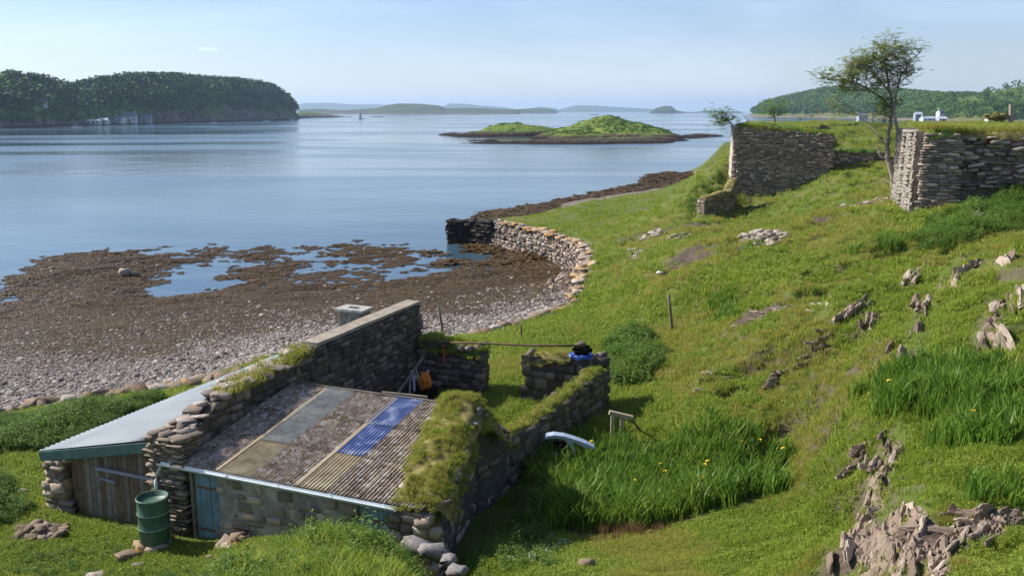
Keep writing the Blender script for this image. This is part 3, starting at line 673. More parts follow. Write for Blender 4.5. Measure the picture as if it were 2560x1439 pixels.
def turf_cap(parent, at, L, z1f, thick, mat, h=(.08, .2), s0=0, s1=None, over=.06, name='turf_cap', bulge=0.0):
    """a real lump of turf along a wall head"""
    s1 = L if s1 is None else s1; n = max(4, int((s1 - s0) / .14)); m = 9; V = []
    for i in range(n + 1):
        s = s0 + (s1 - s0) * i / n; p, d, nn = at(min(max(s, .01), L - .01)); z = z1f(s); endk = min(1, min(i, n - i) / 2.5 + .1)
        for j in range(m):
            u = j / (m - 1) * 2 - 1; hh = (h[0] + (h[1] - h[0]) * (.5 + .5 * float(vnoise(s / .4 + 3, u * 2 + thick * 9)))) * endk
            zt = z - .10 + (hh + .10) * math.sqrt(max(0, 1 - abs(u) ** 3)) - (.10 + .1 * float(vnoise(s / .25, 7 + u))) * (abs(u) > .97)
            q = p + nn * u * (thick / 2 + over + .04 * float(vnoise(s / .3, 5 + u * 3)))
            V.append((q[0], q[1], zt))
    F_ = [(i * m + j, i * m + j + 1, (i + 1) * m + j + 1, (i + 1) * m + j) for i in range(n) for j in range(m - 1)]
    return obj(name, mesh_np(name, V, [f[::-1] for f in F_], mat, True), parent), V
# ---- materials
M_castle = stonemat('castle_stone', [(0, (0.167, 0.135, 0.115)), (.35, (0.264, 0.213, 0.173)), (.6, (0.362, 0.283, 0.225)), (.85, (0.474, 0.359, 0.277)), (1, (0.640, 0.514, 0.405))], lichen=(0.390, 0.205, 0.069), lam=.66, white=(0.627, 0.553, 0.462), wam=.64)
M_castle_core = simple('castle_mortar', (0.202, 0.165, 0.128), .95, .1, .4, 6)
M_rubble = stonemat('rubble_stone', [(0, (.16, .13, .11)), (.4, (.27, .22, .18)), (.7, (.36, .30, .26)), (1, (.46, .40, .35))], lichen=(.36, .21, .08), lam=.6)
M_shed = stonemat('shed_stone', [(0, (0.153, 0.127, 0.099)), (.4, (0.244, 0.200, 0.155)), (.75, (0.352, 0.283, 0.219)), (1, (0.505, 0.402, 0.296))], lichen=(0.459, 0.223, 0.056), lam=.64, white=(0.612, 0.594, 0.508), wam=.70)
M_shed_core = simple('shed_mortar', (0.174, 0.150, 0.123), .95, .1, .45, 5, bmp=.5)
M_render = simple('lime_render', (0.284, 0.265, 0.229), .95, .1, .5, 3.5, bmp=.6)
M_sea = stonemat('sea_wall_stone', [(0, (0.107, 0.086, 0.071)), (.4, (0.201, 0.161, 0.131)), (.75, (0.308, 0.241, 0.197)), (1, (0.450, 0.380, 0.317))], lichen=(0.497, 0.276, 0.076), lam=.60, white=(0.592, 0.540, 0.459), wam=.66)
M_seaweedy = stonemat('weedy_sea_wall_stone', [(0, (.012, .010, .009)), (.6, (.03, .025, .02)), (1, (.09, .07, .06))])
M_lich = stonemat('lichened_stone', [(0, (.25, .17, .10)), (.4, (.38, .25, .13)), (.7, (.44, .33, .22)), (1, (.52, .46, .40))], lichen=(.50, .27, .06), lam=.5)
M_turf = simple('dry_turf', (.20, .17, .06), .95, .1, .6, 5, bmp=.6)
M_turfg = simple('green_turf', (.10, .16, .03), .95, .1, .45, 5, bmp=.6)
M_conc = simple('weathered_concrete', (.33, .28, .22), .9, .15, .25, 5, bmp=.3)
# ---- castle walls
def wy(px, py, Y, top_py): a = Py(px, py, Y); return (a.x, a.y, a.z, Py(px, top_py, Y).z)
cw, cat_, cl, cz = wall('ruined_wall', [wy(1831, 475, 61, 314), wy(1880, 489, 60.6, 313), wy(1950, 488, 60.0, 316), wy(1985, 475, 59.6, 322), wy(2000, 467, 59.5, 328), wy(2030, 452, 59.2, 330), wy(2076, 428, 58.8, 333)], .9,
    M_castle, M_castle_core, course=(.07, .13), length=(.18, .5), sides=(-1,), nmax=300, depth=.22, rough=.07, tilt=.06, gap=.022, uneven=.8, top_noise=.05,
    label='tall dark slate-stone ruined wall with grass on top, standing next to the sea', cat='wall', kind='thing')
turf_cap(cw, cat_, cl, cz, .9, M_turfg, (.02, .18), over=.0)
# sunlit end of it, the brightness put into a paler colour
e0 = Py(1829, 470, 61); pl = MB()
for i in range(9): pl.box((e0.x - .06, 61.1 + random.uniform(-.02, .02), 5.0 + i * .5 + .2), (.14, .75, .49), None, 0, .02)
pl.build('quoin', simple('sunlit_quoin', (.5, .44, .38), .9, .1, .2, 3), cw)
lw, at_, ll, lz = wall('low_wall', [wy(2074, 426, 59.6, 372), wy(2120, 418, 59.4, 374), wy(2170, 403, 59.2, 376), wy(2215, 392, 59, 378)], .7, M_castle, M_castle_core, course=(.08, .16), length=(.2, .5), sides=(-1,), ends=(1,), nmax=110, depth=.2,
    label='low ruined stone wall below the green bank, between the tall wall and the tree', cat='wall', kind='thing')
turf_cap(lw, at_, ll, lz, .7, M_turfg, (.02, .12))
fw, at_, ll, lz = wall('wall_stub', [wy(1752, 540, 55.6, 496), (Pz(1790, 520, 3.9).x, 57.4, 3.9, 5.35), (Pz(1840, 500, 4.6).x - .2, 59.2, 4.6, 6.0)], .65, M_shed, M_castle_core, course=(.08, .16), length=(.2, .45), sides=(-1,), nmax=150, depth=.18,
    label='short brown wall stub leading down from the foot of the tall ruined wall', cat='wall', kind='thing')
turf_cap(fw, at_, ll, lz, .65, M_turf, (.05, .15))
# right block: splayed side (sunlight put into its pale colours) + dark front + collapsed masonry
C1 = wy(2291, 545, 40, 326); C2 = wy(2243, 512, 46, 318)
sw, at_, ll, lz = wall('splayed_wall', [(C2[0], C2[1], 5.6, 9.55), (C1[0] - .02, C1[1], 5.3, 9.5)], .7, simple('sunlit_side_stone', (.27, .235, .20), .9, .1, .35, 4), simple('sunlit_side_core', (.33, .285, .24), .95, .1, .22, 2.5, bmp=.5), course=(.08, .2), length=(.2, .5), sides=(-1,), ends=(), nmax=200, depth=.10, prot=-.015, skip=.25, tilt=.03,
    label='pale sunlit side of the ruined block behind the tree trunk', cat='wall', kind='thing')
STQ = stone_meshes(stonemat('pale_quoin_stone', [(0, (.23, .20, .17)), (.5, (.30, .26, .22)), (1, (.38, .34, .29))]))
for t in (.5, .86):
    q = Vector((C2[0] + (C1[0] - C2[0]) * t - .30, C2[1] + (C1[1] - C2[1]) * t, 0)); zc = 5.5
    while zc < 9.45:
        hh_ = random.uniform(.08, .22); obj('quoin', STQ[random.randrange(8)], sw, (q.x + random.uniform(-.04, .04), q.y + random.uniform(-.05, .05), zc + hh_ / 2), (0, 0, math.atan2(C1[1] - C2[1], C1[0] - C2[0]) + random.uniform(-.1, .1)), (random.uniform(.3, .55), random.uniform(.22, .34), hh_ * .95)); zc += hh_
rw, at_, ll, lz = wall('ruined_wall', [(C1[0], C1[1], 5.0, 9.45), wy(2330, 545, 39.8, 330), wy(2375, 540, 39.6, 334)], .9, M_castle, M_castle_core, course=(.08, .18), length=(.22, .6), sides=(-1,), nmax=300, depth=.24, rough=.07, gap=.022, uneven=.8,
    label='upright section of dark ruined wall with grassy head, just right of the tree', cat='wall', kind='thing')
turf_cap(rw, at_, ll, lz, .9, M_turfg, (.05, .3))
rw2, at_, ll, lz = wall('collapsed_wall', [wy(2372, 540, 40.2, 332), wy(2430, 520, 40.0, 338), wy(2500, 500, 39.8, 340), wy(2580, 490, 39.7, 338), wy(2700, 490, 39.6, 338)], 1.0,
    stonemat('collapsed_stone', [(0, (.16, .13, .11)), (.3, (.30, .25, .21)), (.6, (.42, .35, .29)), (1, (.52, .46, .39))], lichen=(.30, .15, .05), lam=.58, patch=((.15, .125, .105), .45)), M_castle_core, course=(.10, .24), length=(.22, .7), sides=(-1,), ends=(), nmax=300, depth=.4, prot=.16, rough=.55, gap=.04, uneven=1.2, tilt=.24,
    label='crumbling wall face of loose pale and brown stones at the frame edge', cat='wall', kind='thing')
turf_cap(rw2, at_, ll, lz, 1.0, M_turf, (.05, .3), over=.15)
# ---- sea wall round the little harbour
SWP = [(1452, 742, 1.0, 1.75), (1466, 700, .7, 1.95), (1478, 660, .45, 2.1), (1468, 625, .3, 2.15), (1420, 597, .2, 2.1), (1350, 575, .1, 2.05), (1290, 561, 0, 2.0), (1245, 553, -.1, 1.95)]
pw = []
for x, y, b, t in SWP: q = Pz(x, y, t); pw.append((q.x, q.y, b, t))
swl, at_, ll, lz = wall('harbour_wall', pw, .9, M_sea, simple('sea_wall_core', (.06, .05, .045), .95, .1, .3, 4), course=(.14, .30), length=(.22, .6), sides=(1,), ends=(0,), nmax=300, depth=.35, rough=.16, gap=.04, batter=.22, uneven=.8, tilt=.1, top=((.3, .7), (.3, .6), (.08, .2), .9),
    label='curved dry-stone harbour wall between the green slope and the weedy bay', cat='wall', kind='thing')
# orange lichened coping stones
T = []
for i in range(95):
    s = random.uniform(0, ll * .97); p, d, nn = at_(s); q = p + nn * random.uniform(-.3, .55)
    T.append(((q[0], q[1], lz(s) + random.uniform(-.05, .12)), (random.uniform(.3, .7), random.uniform(.25, .5), random.uniform(.1, .22)), (random.uniform(-.15, .15), random.uniform(-.15, .15), random.uniform(0, 3))))
place_stones(T, M_lich, swl, 95, 'coping_stone')
pq = [(1243, 553, -.1, 1.95), (1190, 551, -.4, 1.85), (1128, 552, -.5, 1.75)]
pw = []
for x, y, b, t in pq: q = Pz(x, y, t); pw.append((q.x, q.y, b, t))
pier, at_, ll, lz = wall('pier_end', pw, 1.6, M_seaweedy, simple('weedy_core', (.015, .012, .010), .8, .3, .3, 4), course=(.14, .3), length=(.25, .6), sides=(1,), ends=(1,), nmax=220, depth=.35, rough=.14, gap=.04, batter=.05, uneven=.7, top=((.3, .7), (.3, .6), (.1, .25), .9),
    label='black weed-covered end of the stone pier standing in the water', cat='pier', kind='thing')
# ================================================================== FARM BUILDINGS
EA = Vector((.926, -.378, 0)).normalized()   # along the front
EB = Vector((.378, .926, 0)).normalized()    # away from the viewer
L0 = Vector((-6.80, 16.35, 0)); ANG = math.atan2(EA.y, EA.x)
def S(a, b, z): return L0 + EA * a + EB * b + Vector((0, 0, z))
def along(px, py, z): p = Pz(px, py, z) - L0; return p.dot(EA), p.dot(EB)
EAVE = 3.74; SLOPE = math.tan(math.radians(8))
def fx(name, w, L, pitch, amp, mat, ny=5, thick=.006, seg=6):
    """one corrugated sheet, w along x, L along y, both faces and edges"""
    n = max(6, int(w / pitch * seg)); V = []; F_ = []
    for side in (0, 1):
        for j in range(ny + 1):
            for i in range(n + 1):
                x = w * i / n; V.append((x, L * j / ny, amp * math.sin(2 * math.pi * x / pitch) - side * thick))
    o = (n + 1) * (ny + 1)
    for j in range(ny):
        for i in range(n):
            a = j * (n + 1) + i; F_.append((a, a + 1, a + n + 2, a + n + 1)); F_.append((o + a, o + a + n + 1, o + a + n + 2, o + a + 1))
    for i in range(n): F_.append((i, o + i, o + i + 1, i + 1)); a = ny * (n + 1) + i; F_.append((a, a + 1, o + a + 1, o + a))
    return mesh_np(name, V, F_, mat, True)
def sheetmat(name, kind):
    m, nt, b = newmat(name, .75, .3); v = coords(nt, 'World')
    sx = nt.nodes.new('ShaderNodeSeparateXYZ'); nt.links.new(v, sx.inputs[0])
    if kind == 'cement':
        n = noise(nt, v, 3.4, 6, .75); c = ramp(nt, n, [(.36, (.14, .098, .062)), (.5, (.29, .22, .155)), (.64, (.46, .37, .28))])
        vo = nt.nodes.new('ShaderNodeTexVoronoi'); vo.inputs['Scale'].default_value = 9; nt.links.new(v, vo.inputs['Vector'])
        sp = nt.nodes.new('ShaderNodeSeparateColor'); nt.links.new(vo.outputs['Color'], sp.inputs[0])
        k = mathn(nt, 'MULTIPLY', mrange(nt, sp.outputs[1], .52, .66), mrange(nt, vo.outputs['Distance'], .42, .22))
        c = mixcol(nt, mathn(nt, 'MULTIPLY', k, .85), c, (.085, .058, .040))
        n2 = noise(nt, v, 7.5, 4, .7); c = mixcol(nt, mrange(nt, n2, .545, .60, 0, .9), c, (.56, .51, .46))
        n3 = noise(nt, v, 4.1, 4, .7); c = mixcol(nt, mrange(nt, n3, .66, .70, 0, .8), c, (.24, .15, .04))
        n4 = noise(nt, v, 20, 3, .7); c = mixcol(nt, mrange(nt, n4, .54, .60, 0, .65), c, (.10, .07, .05))
        h = mathn(nt, 'ADD', n2, mathn(nt, 'MULTIPLY', k, .5)); bump(nt, b, h, .6, .02); b.inputs['Roughness'].default_value = .95
    elif kind == 'beige':
        n = noise(nt, v, 5, 5, .7); c = ramp(nt, n, [(.34, (.26, .19, .10)), (.55, (.44, .35, .20)), (.75, (.42, .39, .30))]); b.inputs['Roughness'].default_value = .5
    elif kind == 'greyclear':
        n = noise(nt, v, 5, 5, .75); c = ramp(nt, n, [(.36, (.20, .18, .14)), (.55, (.34, .34, .30)), (.75, (.38, .33, .22))]); b.inputs['Roughness'].default_value = .45
    elif kind == 'blue':
        n = noise(nt, v, 1.9, 5, .65, 1.0); c = ramp(nt, n, [(.38, (.075, .105, .24)), (.5, (.10, .145, .31)), (.57, (.18, .23, .40)), (.64, (.46, .49, .56))]); b.inputs['Roughness'].default_value = .4
    elif kind == 'steel':
        n = noise(nt, v, .9, 4, .6); c = ramp(nt, n, [(.3, (.15, .185, .205)), (.6, (.20, .235, .255)), (.8, (.25, .285, .295))]); b.inputs['Roughness'].default_value = .6
    nt.links.new(c, b.inputs['Base Color']); return m
MS = {k: sheetmat(k + '_sheet', k) for k in ('cement', 'beige', 'greyclear', 'blue', 'steel')}
M_teal = simple('faded_blue_door', (.17, .265, .31), .8, .2, .3, 4)
M_gut = simple('pale_gutter', (.55, .60, .62), .45, .4, .12, 4)
M_wood = simple('weathered_wood', (.19, .155, .12), .9, .1, .35, 5)
M_fascia = simple('green_fascia', (.10, .17, .15), .8, .2, .25, 4)
M_rail = simple('galvanised_rail', (.30, .29, .36), .5, .4, .15, 5)
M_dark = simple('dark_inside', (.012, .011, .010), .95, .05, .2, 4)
M_rust = simple('rusty_iron', (.16, .10, .07), .8, .2, .4, 8)
shed = empty('stone_shed', S(2.4, 1.8, 2.2), ANG, label='low stone shed with mossy corrugated cement roof and one blue skylight', cat='shed', kind='thing')
SI = Matrix.Translation(-S(2.4, 1.8, 2.2)); SIR = (Matrix.Translation(S(2.4, 1.8, 2.2)) @ Matrix.Rotation(ANG, 4, 'Z')).inverted()
def adopt(o, root):
    o.parent = root; o.matrix_parent_inverse = (Matrix.Translation(root.location) @ root.rotation_euler.to_matrix().to_4x4()).inverted(); return o
# --- front wall between the doors (rendered rubble)
def sp(a, b, z0, z1): q = S(a, b, 0); return (q.x, q.y, z0, z1)
R_a = along(985, 1258, EAVE)[0]
dl0, dl1 = along(487, 1175, 3.6)[0], along(549, 1190, 3.6)[0]
d20, d21 = along(885, 1250, 3.6)[0], along(985, 1268, 3.6)[0]
w1, *_ = wall('front_wall', [sp(dl1 + .02, .12, 2.0, EAVE - .1), sp(d20 - .02, .12, 2.3, EAVE - .1)], .45, M_shed, M_render, course=(.12, .24), length=(.18, .42), sides=(-1,), ends=(), nmax=300, depth=.14, prot=-.012, rough=.05, skip=.22, gap=.05, uneven=.9)
adopt(w1, shed)
w2, *_ = wall('stone_pillar', [sp(-.30, .24, 2.0, 4.22), sp(.42, .24, 2.0, 4.2)], .62, M_shed, M_shed_core, course=(.05, .11), length=(.12, .36), sides=(-1,), ends=(0, 1), nmax=230, depth=.2, rough=.09, gap=.02, top=((.2, .4), (.2, .4), (.05, .12), 1))
adopt(w2, shed)
w3, *_ = wall('corner_wall', [sp(d21 + .03, .15, 2.2, EAVE - .12), sp(d21 + .75, .15, 2.2, EAVE - .12)], .5, M_shed, M_shed_core, course=(.12, .22), length=(.18, .4), sides=(-1,), ends=(1,), nmax=60, depth=.16, rough=.06)
adopt(w3, shed)
# gable wall: runs from the front corner up to its mossy peak and down to the enclosure wall
G0 = Vector((-1.62, 14.25, 0)); G1 = Vector((-1.02, 17.6, 0)); G2 = Vector((-.42, 18.4, 0)); Gm = (G0 + G1) / 2
gw, gat, gl, gz1 = wall('gable_wall', [(G0.x, G0.y, 2.2, 3.62), (Gm.x, Gm.y, 2.2, 4.12), (G0.x * .25 + G1.x * .75, G0.y * .25 + G1.y * .75, 2.2, 4.36), (G1.x, G1.y, 2.2, 4.42), ((G1.x + G2.x) / 2 + .08, (G1.y + G2.y) / 2, 2.2, 3.9), (G2.x + .1, G2.y + .1, 2.2, 3.3)], .55,
    M_shed, simple('gable_harling', (.11, .10, .09), .95, .1, .35, 3, bmp=.6), course=(.14, .26), length=(.2, .45), sides=(-1,), ends=(0,), nmax=240, depth=.14, prot=-.025, rough=.05, skip=.35, gap=.05, uneven=.9)
adopt(gw, shed)
tc_, TV = turf_cap(gw, gat, gl, gz1, .85, M_turf, (.14, .30), over=.12, s0=0, s1=gl * .93)
# --- roof
roof = obj('roof', None, None) if False else None
rmb = MB()
zb = EAVE - .05
Lr = 3.72
roofw = R_a + .55
# timber deck under the sheets
c0 = S(.35, -.05, zb - .05); c1 = S(roofw, -.05, zb - .05)
rmb.add([S(.3, -.02, zb - .06), S(roofw, -.02, zb - .06), S(roofw - .5, Lr - .05, zb - .06 + SLOPE * Lr), S(.3, Lr - .05, zb - .06 + SLOPE * Lr), S(.3, -.02, zb - .10), S(roofw, -.02, zb - .10), S(roofw - .5, Lr - .05, zb - .10 + SLOPE * Lr), S(.3, Lr - .05, zb - .10 + SLOPE * Lr)],
    [(0, 1, 2, 3), (7, 6, 5, 4), (4, 5, 1, 0), (5, 6, 2, 1), (6, 7, 3, 2), (7, 4, 0, 3)])
roof = rmb.build('roof', M_wood); adopt(roof, shed)
cols = [(.36, along(553, 1166, EAVE)[0], 'cement'), (0, along(630, 1183, EAVE)[0], 'beige'), (0, along(745, 1206, EAVE)[0], 'cement'), (0, along(822, 1220, EAVE)[0], 'beige2'), (0, roofw, 'cement')]
RX = Matrix.Rotation(ANG, 4, 'Z') @ Matrix.Rotation(math.atan(SLOPE), 4, 'X')
a0 = .36
for ci, (_, a1, kind) in enumerate(cols):
    wtot = a1 - a0; nsub = 1 if 'beige' in kind else max(1, round(wtot / .72))
    for si in range(nsub):
        aa = a0 + wtot * si / nsub; ww = wtot / nsub
        rows = [(0, 1.38), (1.26, 1.3), (2.46, 1.3)]
        for ri, (b0, bl) in enumerate(rows):
            if kind == 'cement': mt = MS['cement']
            elif kind == 'beige': mt = MS['beige'] if ri == 0 else MS['greyclear']
            else: mt = MS['beige'] if ri == 0 else MS['blue']
            ww_ = ww + (.03 if si < nsub - 1 else 0)
            if ci == 4 and si == nsub - 1: ww_ -= (.0, .26, .52)[ri]
            if ww_ < .1: continue
            amp = .013; me = fx('corrugated_sheet', ww_, bl, .076, amp, mt)
            lift = .012 * ri + (.010 if 'beige' in kind else 0) + .004 * si
            p = S(aa, b0 - .06, zb + .02 + b0 * SLOPE + lift + random.uniform(0, .004))
            o = obj('corrugated_sheet', me); o.matrix_world = Matrix.Translation(p) @ RX @ Matrix.Rotation(random.uniform(-.004, .004), 4, 'Z')
            mw = o.matrix_world.copy(); o.parent = roof; o.matrix_parent_inverse = Matrix(); o.matrix_basis = (shed.matrix_basis @ Matrix()).inverted() @ mw if False else mw
            if kind == 'beige2' and ri > 0: o['label'] = 'blue translucent roof sheet'
            elif 'beige' in kind: o['label'] = 'beige translucent roof sheet' if ri == 0 else 'grey translucent roof sheet'
    a0 = a1
# beige strip edges (flashing laths beside the skylights)
for a, k in ((cols[0][1] + .0, 'beige'), (cols[2][1], 'beige')):
    m = MB(); m.bar(S(a + .03, -.05, zb + .055), S(a + .03, Lr - .1, zb + .06 + SLOPE * (Lr - .1)), .07, .012); m.build('lath', simple('ochre_lath', (.36, .29, .19), .7, .2, .15, 4), roof)
m = MB(); m.bar(S(.3, Lr + .02, zb + SLOPE * Lr + .0), S(roofw - .7, Lr + .02, zb + SLOPE * Lr + .0), .05, .13); m.build('ridge_board', M_wood, roof)
# dark fill wall under the rear of the roof
m = MB(); m.box(S(roofw / 2 - .3, Lr - .2, 2.95), (roofw - 1.3, .3, 2.0), Matrix.Rotation(ANG, 3, 'Z')); adopt(m.build('rear_wall', M_shed_core), shed)
# doors
def door(a0, a1, z0, z1, b, n, label=None):
    m = MB(); m.box(S((a0 + a1) / 2, b + .06, (z0 + z1) / 2), (a1 - a0, .03, z1 - z0), Matrix.Rotation(ANG, 3, 'Z')); d = m.build('door', M_dark); adopt(d, shed)
    if label: d['label'] = label
    w = (a1 - a0) / n
    for i in range(n):
        q = MB(); q.box(S(a0 + w * (i + .5), b + random.uniform(-.006, .006), (z0 + z1) / 2 + random.uniform(-.02, .01)), (w - .008, .025, z1 - z0), Matrix.Rotation(ANG, 3, 'Z'), 0, .003); q.build('plank', M_teal, d)
    for zz_ in (z0 + .3, z1 - .3):
        q = MB(); q.box(S((a0 + a1) / 2, b - .02, zz_), (a1 - a0 - .1, .015, .05), Matrix.Rotation(ANG, 3, 'Z')); q.build('hinge', M_rust, d)
    return d
door(dl0 + .02, dl1 + .0, 2.14, EAVE - .13, .0, 5, 'faded pale blue plank door')
door(d20, d21 + .02, 2.3, EAVE - .13, .0, 8, 'teal plank door partly hidden by the bushes')
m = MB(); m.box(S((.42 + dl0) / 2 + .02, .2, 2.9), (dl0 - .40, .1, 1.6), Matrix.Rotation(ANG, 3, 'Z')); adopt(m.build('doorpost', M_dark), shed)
for a in (dl0 - .03, d20 - .03):
    m = MB(); m.box(S(a, .0, 2.9), (.07, .12, 1.5), Matrix.Rotation(ANG, 3, 'Z')); adopt(m.build('door_frame', M_wood), shed)
# gutter: open half-round
gm_ = MB(); A, B = S(-.02, -.13, EAVE - .03), S(R_a + .06, -.13, EAVE - .05); r = .062; ng_ = 8; vs = []
for P_ in (A, B):
    for rr_ in (r, r - .006):
        for i in range(ng_ + 1):
            t = math.pi + math.pi * i / ng_; vs.append(P_ - EB * (math.cos(t) * rr_) + Vector((0, 0, math.sin(t) * rr_)))
k_ = ng_ + 1; fs = []
for i in range(ng_):
    fs += [(i, i + 1, 2 * k_ + i + 1, 2 * k_ + i), (k_ + i, 3 * k_ + i, 3 * k_ + i + 1, k_ + i + 1), (i, k_ + i, k_ + i + 1, i + 1), (2 * k_ + i, 2 * k_ + i + 1, 3 * k_ + i + 1, 3 * k_ + i)]
fs += [(0, 2 * k_, 3 * k_, k_), (ng_, k_ + ng_, 3 * k_ + ng_, 2 * k_ + ng_)]
gm_.add(vs, fs); gut = adopt(gm_.build('gutter', M_gut), shed)
for t in (.08, .3, .52, .74, .95):
    p = A.lerp(B, t); m = MB(); m.box(p + EB * .07 + Vector((0, 0, -.03)), (.02, .012, .07), Matrix.Rotation(ANG, 3, 'Z')); m.box(p + EB * .05 + Vector((0, 0, .004)), (.015, .10, .006), Matrix.Rotation(ANG, 3, 'Z')); m.build('bracket', M_gut, gut)
m = MB(); m.bar(S(.0, -.045, EAVE - .10), S(R_a + .3, -.045, EAVE - .12), .03, .11); adopt(m.build('fascia', M_wood), shed)
bar_top = Pz(388, 1232, 3.16)
dp = MB(); dq = A + EA * .04
dp.tube([dq + Vector((0, 0, -.04)), dq + Vector((0, 0, -.12)), dq + Vector((-.09, -.03, -.27)), dq + Vector((-.10, -.04, -.34)), dq + Vector((-.10, -.05, -.70))], .034, 10)
adopt(dp.build('downpipe', M_gut, smooth=True), shed)
# ------------------------------------------------------------------ tall dividing wall (left wall of the yard)
TW = []
for b, zt in ((.0, 4.2), (.4, 4.3), (.9, 4.5), (1.5, 4.62), (2.4, 4.66), (3.2, 4.7), (3.9, 4.78), (4.5, 4.84), (6, 4.84), (8, 4.82), (9.75, 4.80)):
    q = S(.08, b + .3, 0); TW.append((q.x, q.y, 2.0, zt))
M_dim = stonemat('shaded_rubble', [(0, (.075, .062, .050)), (.4, (.12, .10, .08)), (.75, (.17, .145, .115)), (1, (.25, .20, .16))], lichen=(.24, .13, .05), lam=.66)  # darker copy of the shed stone: shade on the yard walls put into the colour
M_dim_core = simple('shaded_mortar', (.10, .085, .07), .95, .1, .4, 5, bmp=.5)  # mortar darkened the same way for the shaded walls
tw, tat, tl, tz = wall('dividing_wall', TW, .5, M_dim, M_dim_core, course=(.10, .24), length=(.16, .42), sides=(-1,), ends=(0, 1), nmax=300, depth=.18, prot=.0, rough=.07, uneven=.9, gap=.03, top_noise=.04,
    label='tall rubble wall rising between the tin-roofed lean-to and the yard', cat='wall', kind='thing')
cm = MB()
for i in range(5):
    s0_, s1_ = 4.55 + i * 1.06, 4.55 + (i + 1) * 1.06 - .012; p0, d, nn = tat(s0_); p1, *_ = tat(min(s1_, tl)); mid = (p0 + p1) / 2
    q = MB(); q.box((mid[0], mid[1], 4.87), (s1_ - s0_, .46, .09), Matrix.Rotation(math.atan2(d[1], d[0]), 3, 'Z'), 0, .006); q.build('coping_slab', M_conc, tw, bevel=.008)
# loose stones + rough grass on the broken front stretch
T = []
for i in range(70):
    s = random.uniform(.0, 4.4); p, d, nn = tat(s); q = p + nn * random.uniform(-.24, .26)
    T.append(((q[0], q[1], tz(s) + random.uniform(-.02, .06)), (random.uniform(.15, .4), random.uniform(.12, .3), random.uniform(.05, .13)), (random.uniform(-.2, .2), random.uniform(-.2, .2), random.uniform(0, 3))))
place_stones(T, M_rubble, tw, 70, 'loose_stone')
# ------------------------------------------------------------------ lean-to with steel roof
lean = empty('lean_to_shed', S(-1.6, 4.5, 2.1), ANG, label='lean-to shed with plank front and light steel roof sloping to the left', cat='shed', kind='thing')
ZT = 4.10; ZL = 3.40; LW = 3.15; RL = 9.5
lm = MB(); ds = (ZT - ZL) / LW
lm.add([S(-.22, .02, ZT - .07), S(-.22, RL, ZT - .07), S(-.22 - LW + .05, RL, ZL - .06), S(-.22 - LW + .05, .02, ZL - .06), S(-.22, .02, ZT - .12), S(-.22, RL, ZT - .12), S(-.22 - LW + .05, RL, ZL - .11), S(-.22 - LW + .05, .02, ZL - .11)],
    [(0, 1, 2, 3), (7, 6, 5, 4), (4, 5, 1, 0), (5, 6, 2, 1), (6, 7, 3, 2), (7, 4, 0, 3)])
lroof = adopt(lm.build('roof', M_wood), lean)
nsh = 12; wsh = RL / nsh
for i in range(nsh):
    me = fx('steel_sheet', wsh + .03, math.hypot(LW, ZT - ZL) + .05, .13, .019, MS['steel'], ny=4)
    o = obj('steel_sheet', me)
    p = S(-.2, .0 + wsh * i, ZT + .01 + .003 * (i % 2))
    # sheet x runs away from the viewer, its y runs down to the left
    ax = EB; ay = (-EA * LW + Vector((0, 0, ZL - ZT))).normalized(); az = ax.cross(ay)
    M = Matrix.Translation(p) @ Matrix(((ax.x, ay.x, az.x, 0), (ax.y, ay.y, az.y, 0), (ax.z, ay.z, az.z, 0), (0, 0, 0, 1)))
    o.matrix_world = M; mw = o.matrix_world.copy(); o.parent = lroof; o.matrix_basis = mw
m = MB(); m.bar(S(-.22, 4.0, ZT + .06), S(-.22, RL, ZT + .06), .10, .02); m.build('flashing', simple('glare_white', (.7, .7, .68), .4, .4, .08, 4), lroof)  # white colour stands for sun glare along the roof's top edge
m = MB(); m.bar(S(-.2, -.04, ZT - .13), S(-.2 - LW, -.04, ZL - .11), .03, .20); adopt(m.build('fascia', M_fascia), lean)
m = MB(); m.bar(S(-.2, .10, ZT - .24), S(-.2 - LW, .10, ZL - .22), .05, .10); adopt(m.build('front_beam', M_fascia), lean)
pwk = MB(); pwk.box(S(-1.5, .22, 2.6), (2.5, .04, 1.5), Matrix.Rotation(ANG, 3, 'Z')); pfr = adopt(pwk.build('plank_front', M_dark), lean)
npk = 19; x0, x1 = -.22, -2.72
for i in range(npk):
    a = x0 + (x1 - x0) * (i + .5) / npk; w = abs(x1 - x0) / npk; zt = ZT - .26 + (ZL - ZT) * (abs(a) - .2) / LW
    mt = [M_wood, simple('aged_plank', (.24, .21, .17), .9, .1, .3, 6), simple('brown_plank', (.17, .12, .08), .9, .1, .3, 6)][i % 3] if i < 3 else [M_wood, bpy.data.materials['aged_plank'], bpy.data.materials['brown_plank']][random.randrange(3)]
    q = MB(); q.box(S(a, .17 + random.uniform(-.006, .006), (1.95 + zt) / 2), (w - .012, .025, zt - 1.95), Matrix.Rotation(ANG, 3, 'Z'), 0, .003); q.build('plank', mt, pfr)
m = MB(); ra = along(192, 1165, 3.42)[0]; m.bar(S(ra, .07, 3.22), S(-.25, .07, 3.22), .05, .06); adopt(m.build('door_rail', M_rail), lean)
m = MB(); m.bar(S(ra + .1, .08, 3.0), S(ra + .5, .08, 2.98), .03, .04); adopt(m.build('hasp', M_rail), lean)
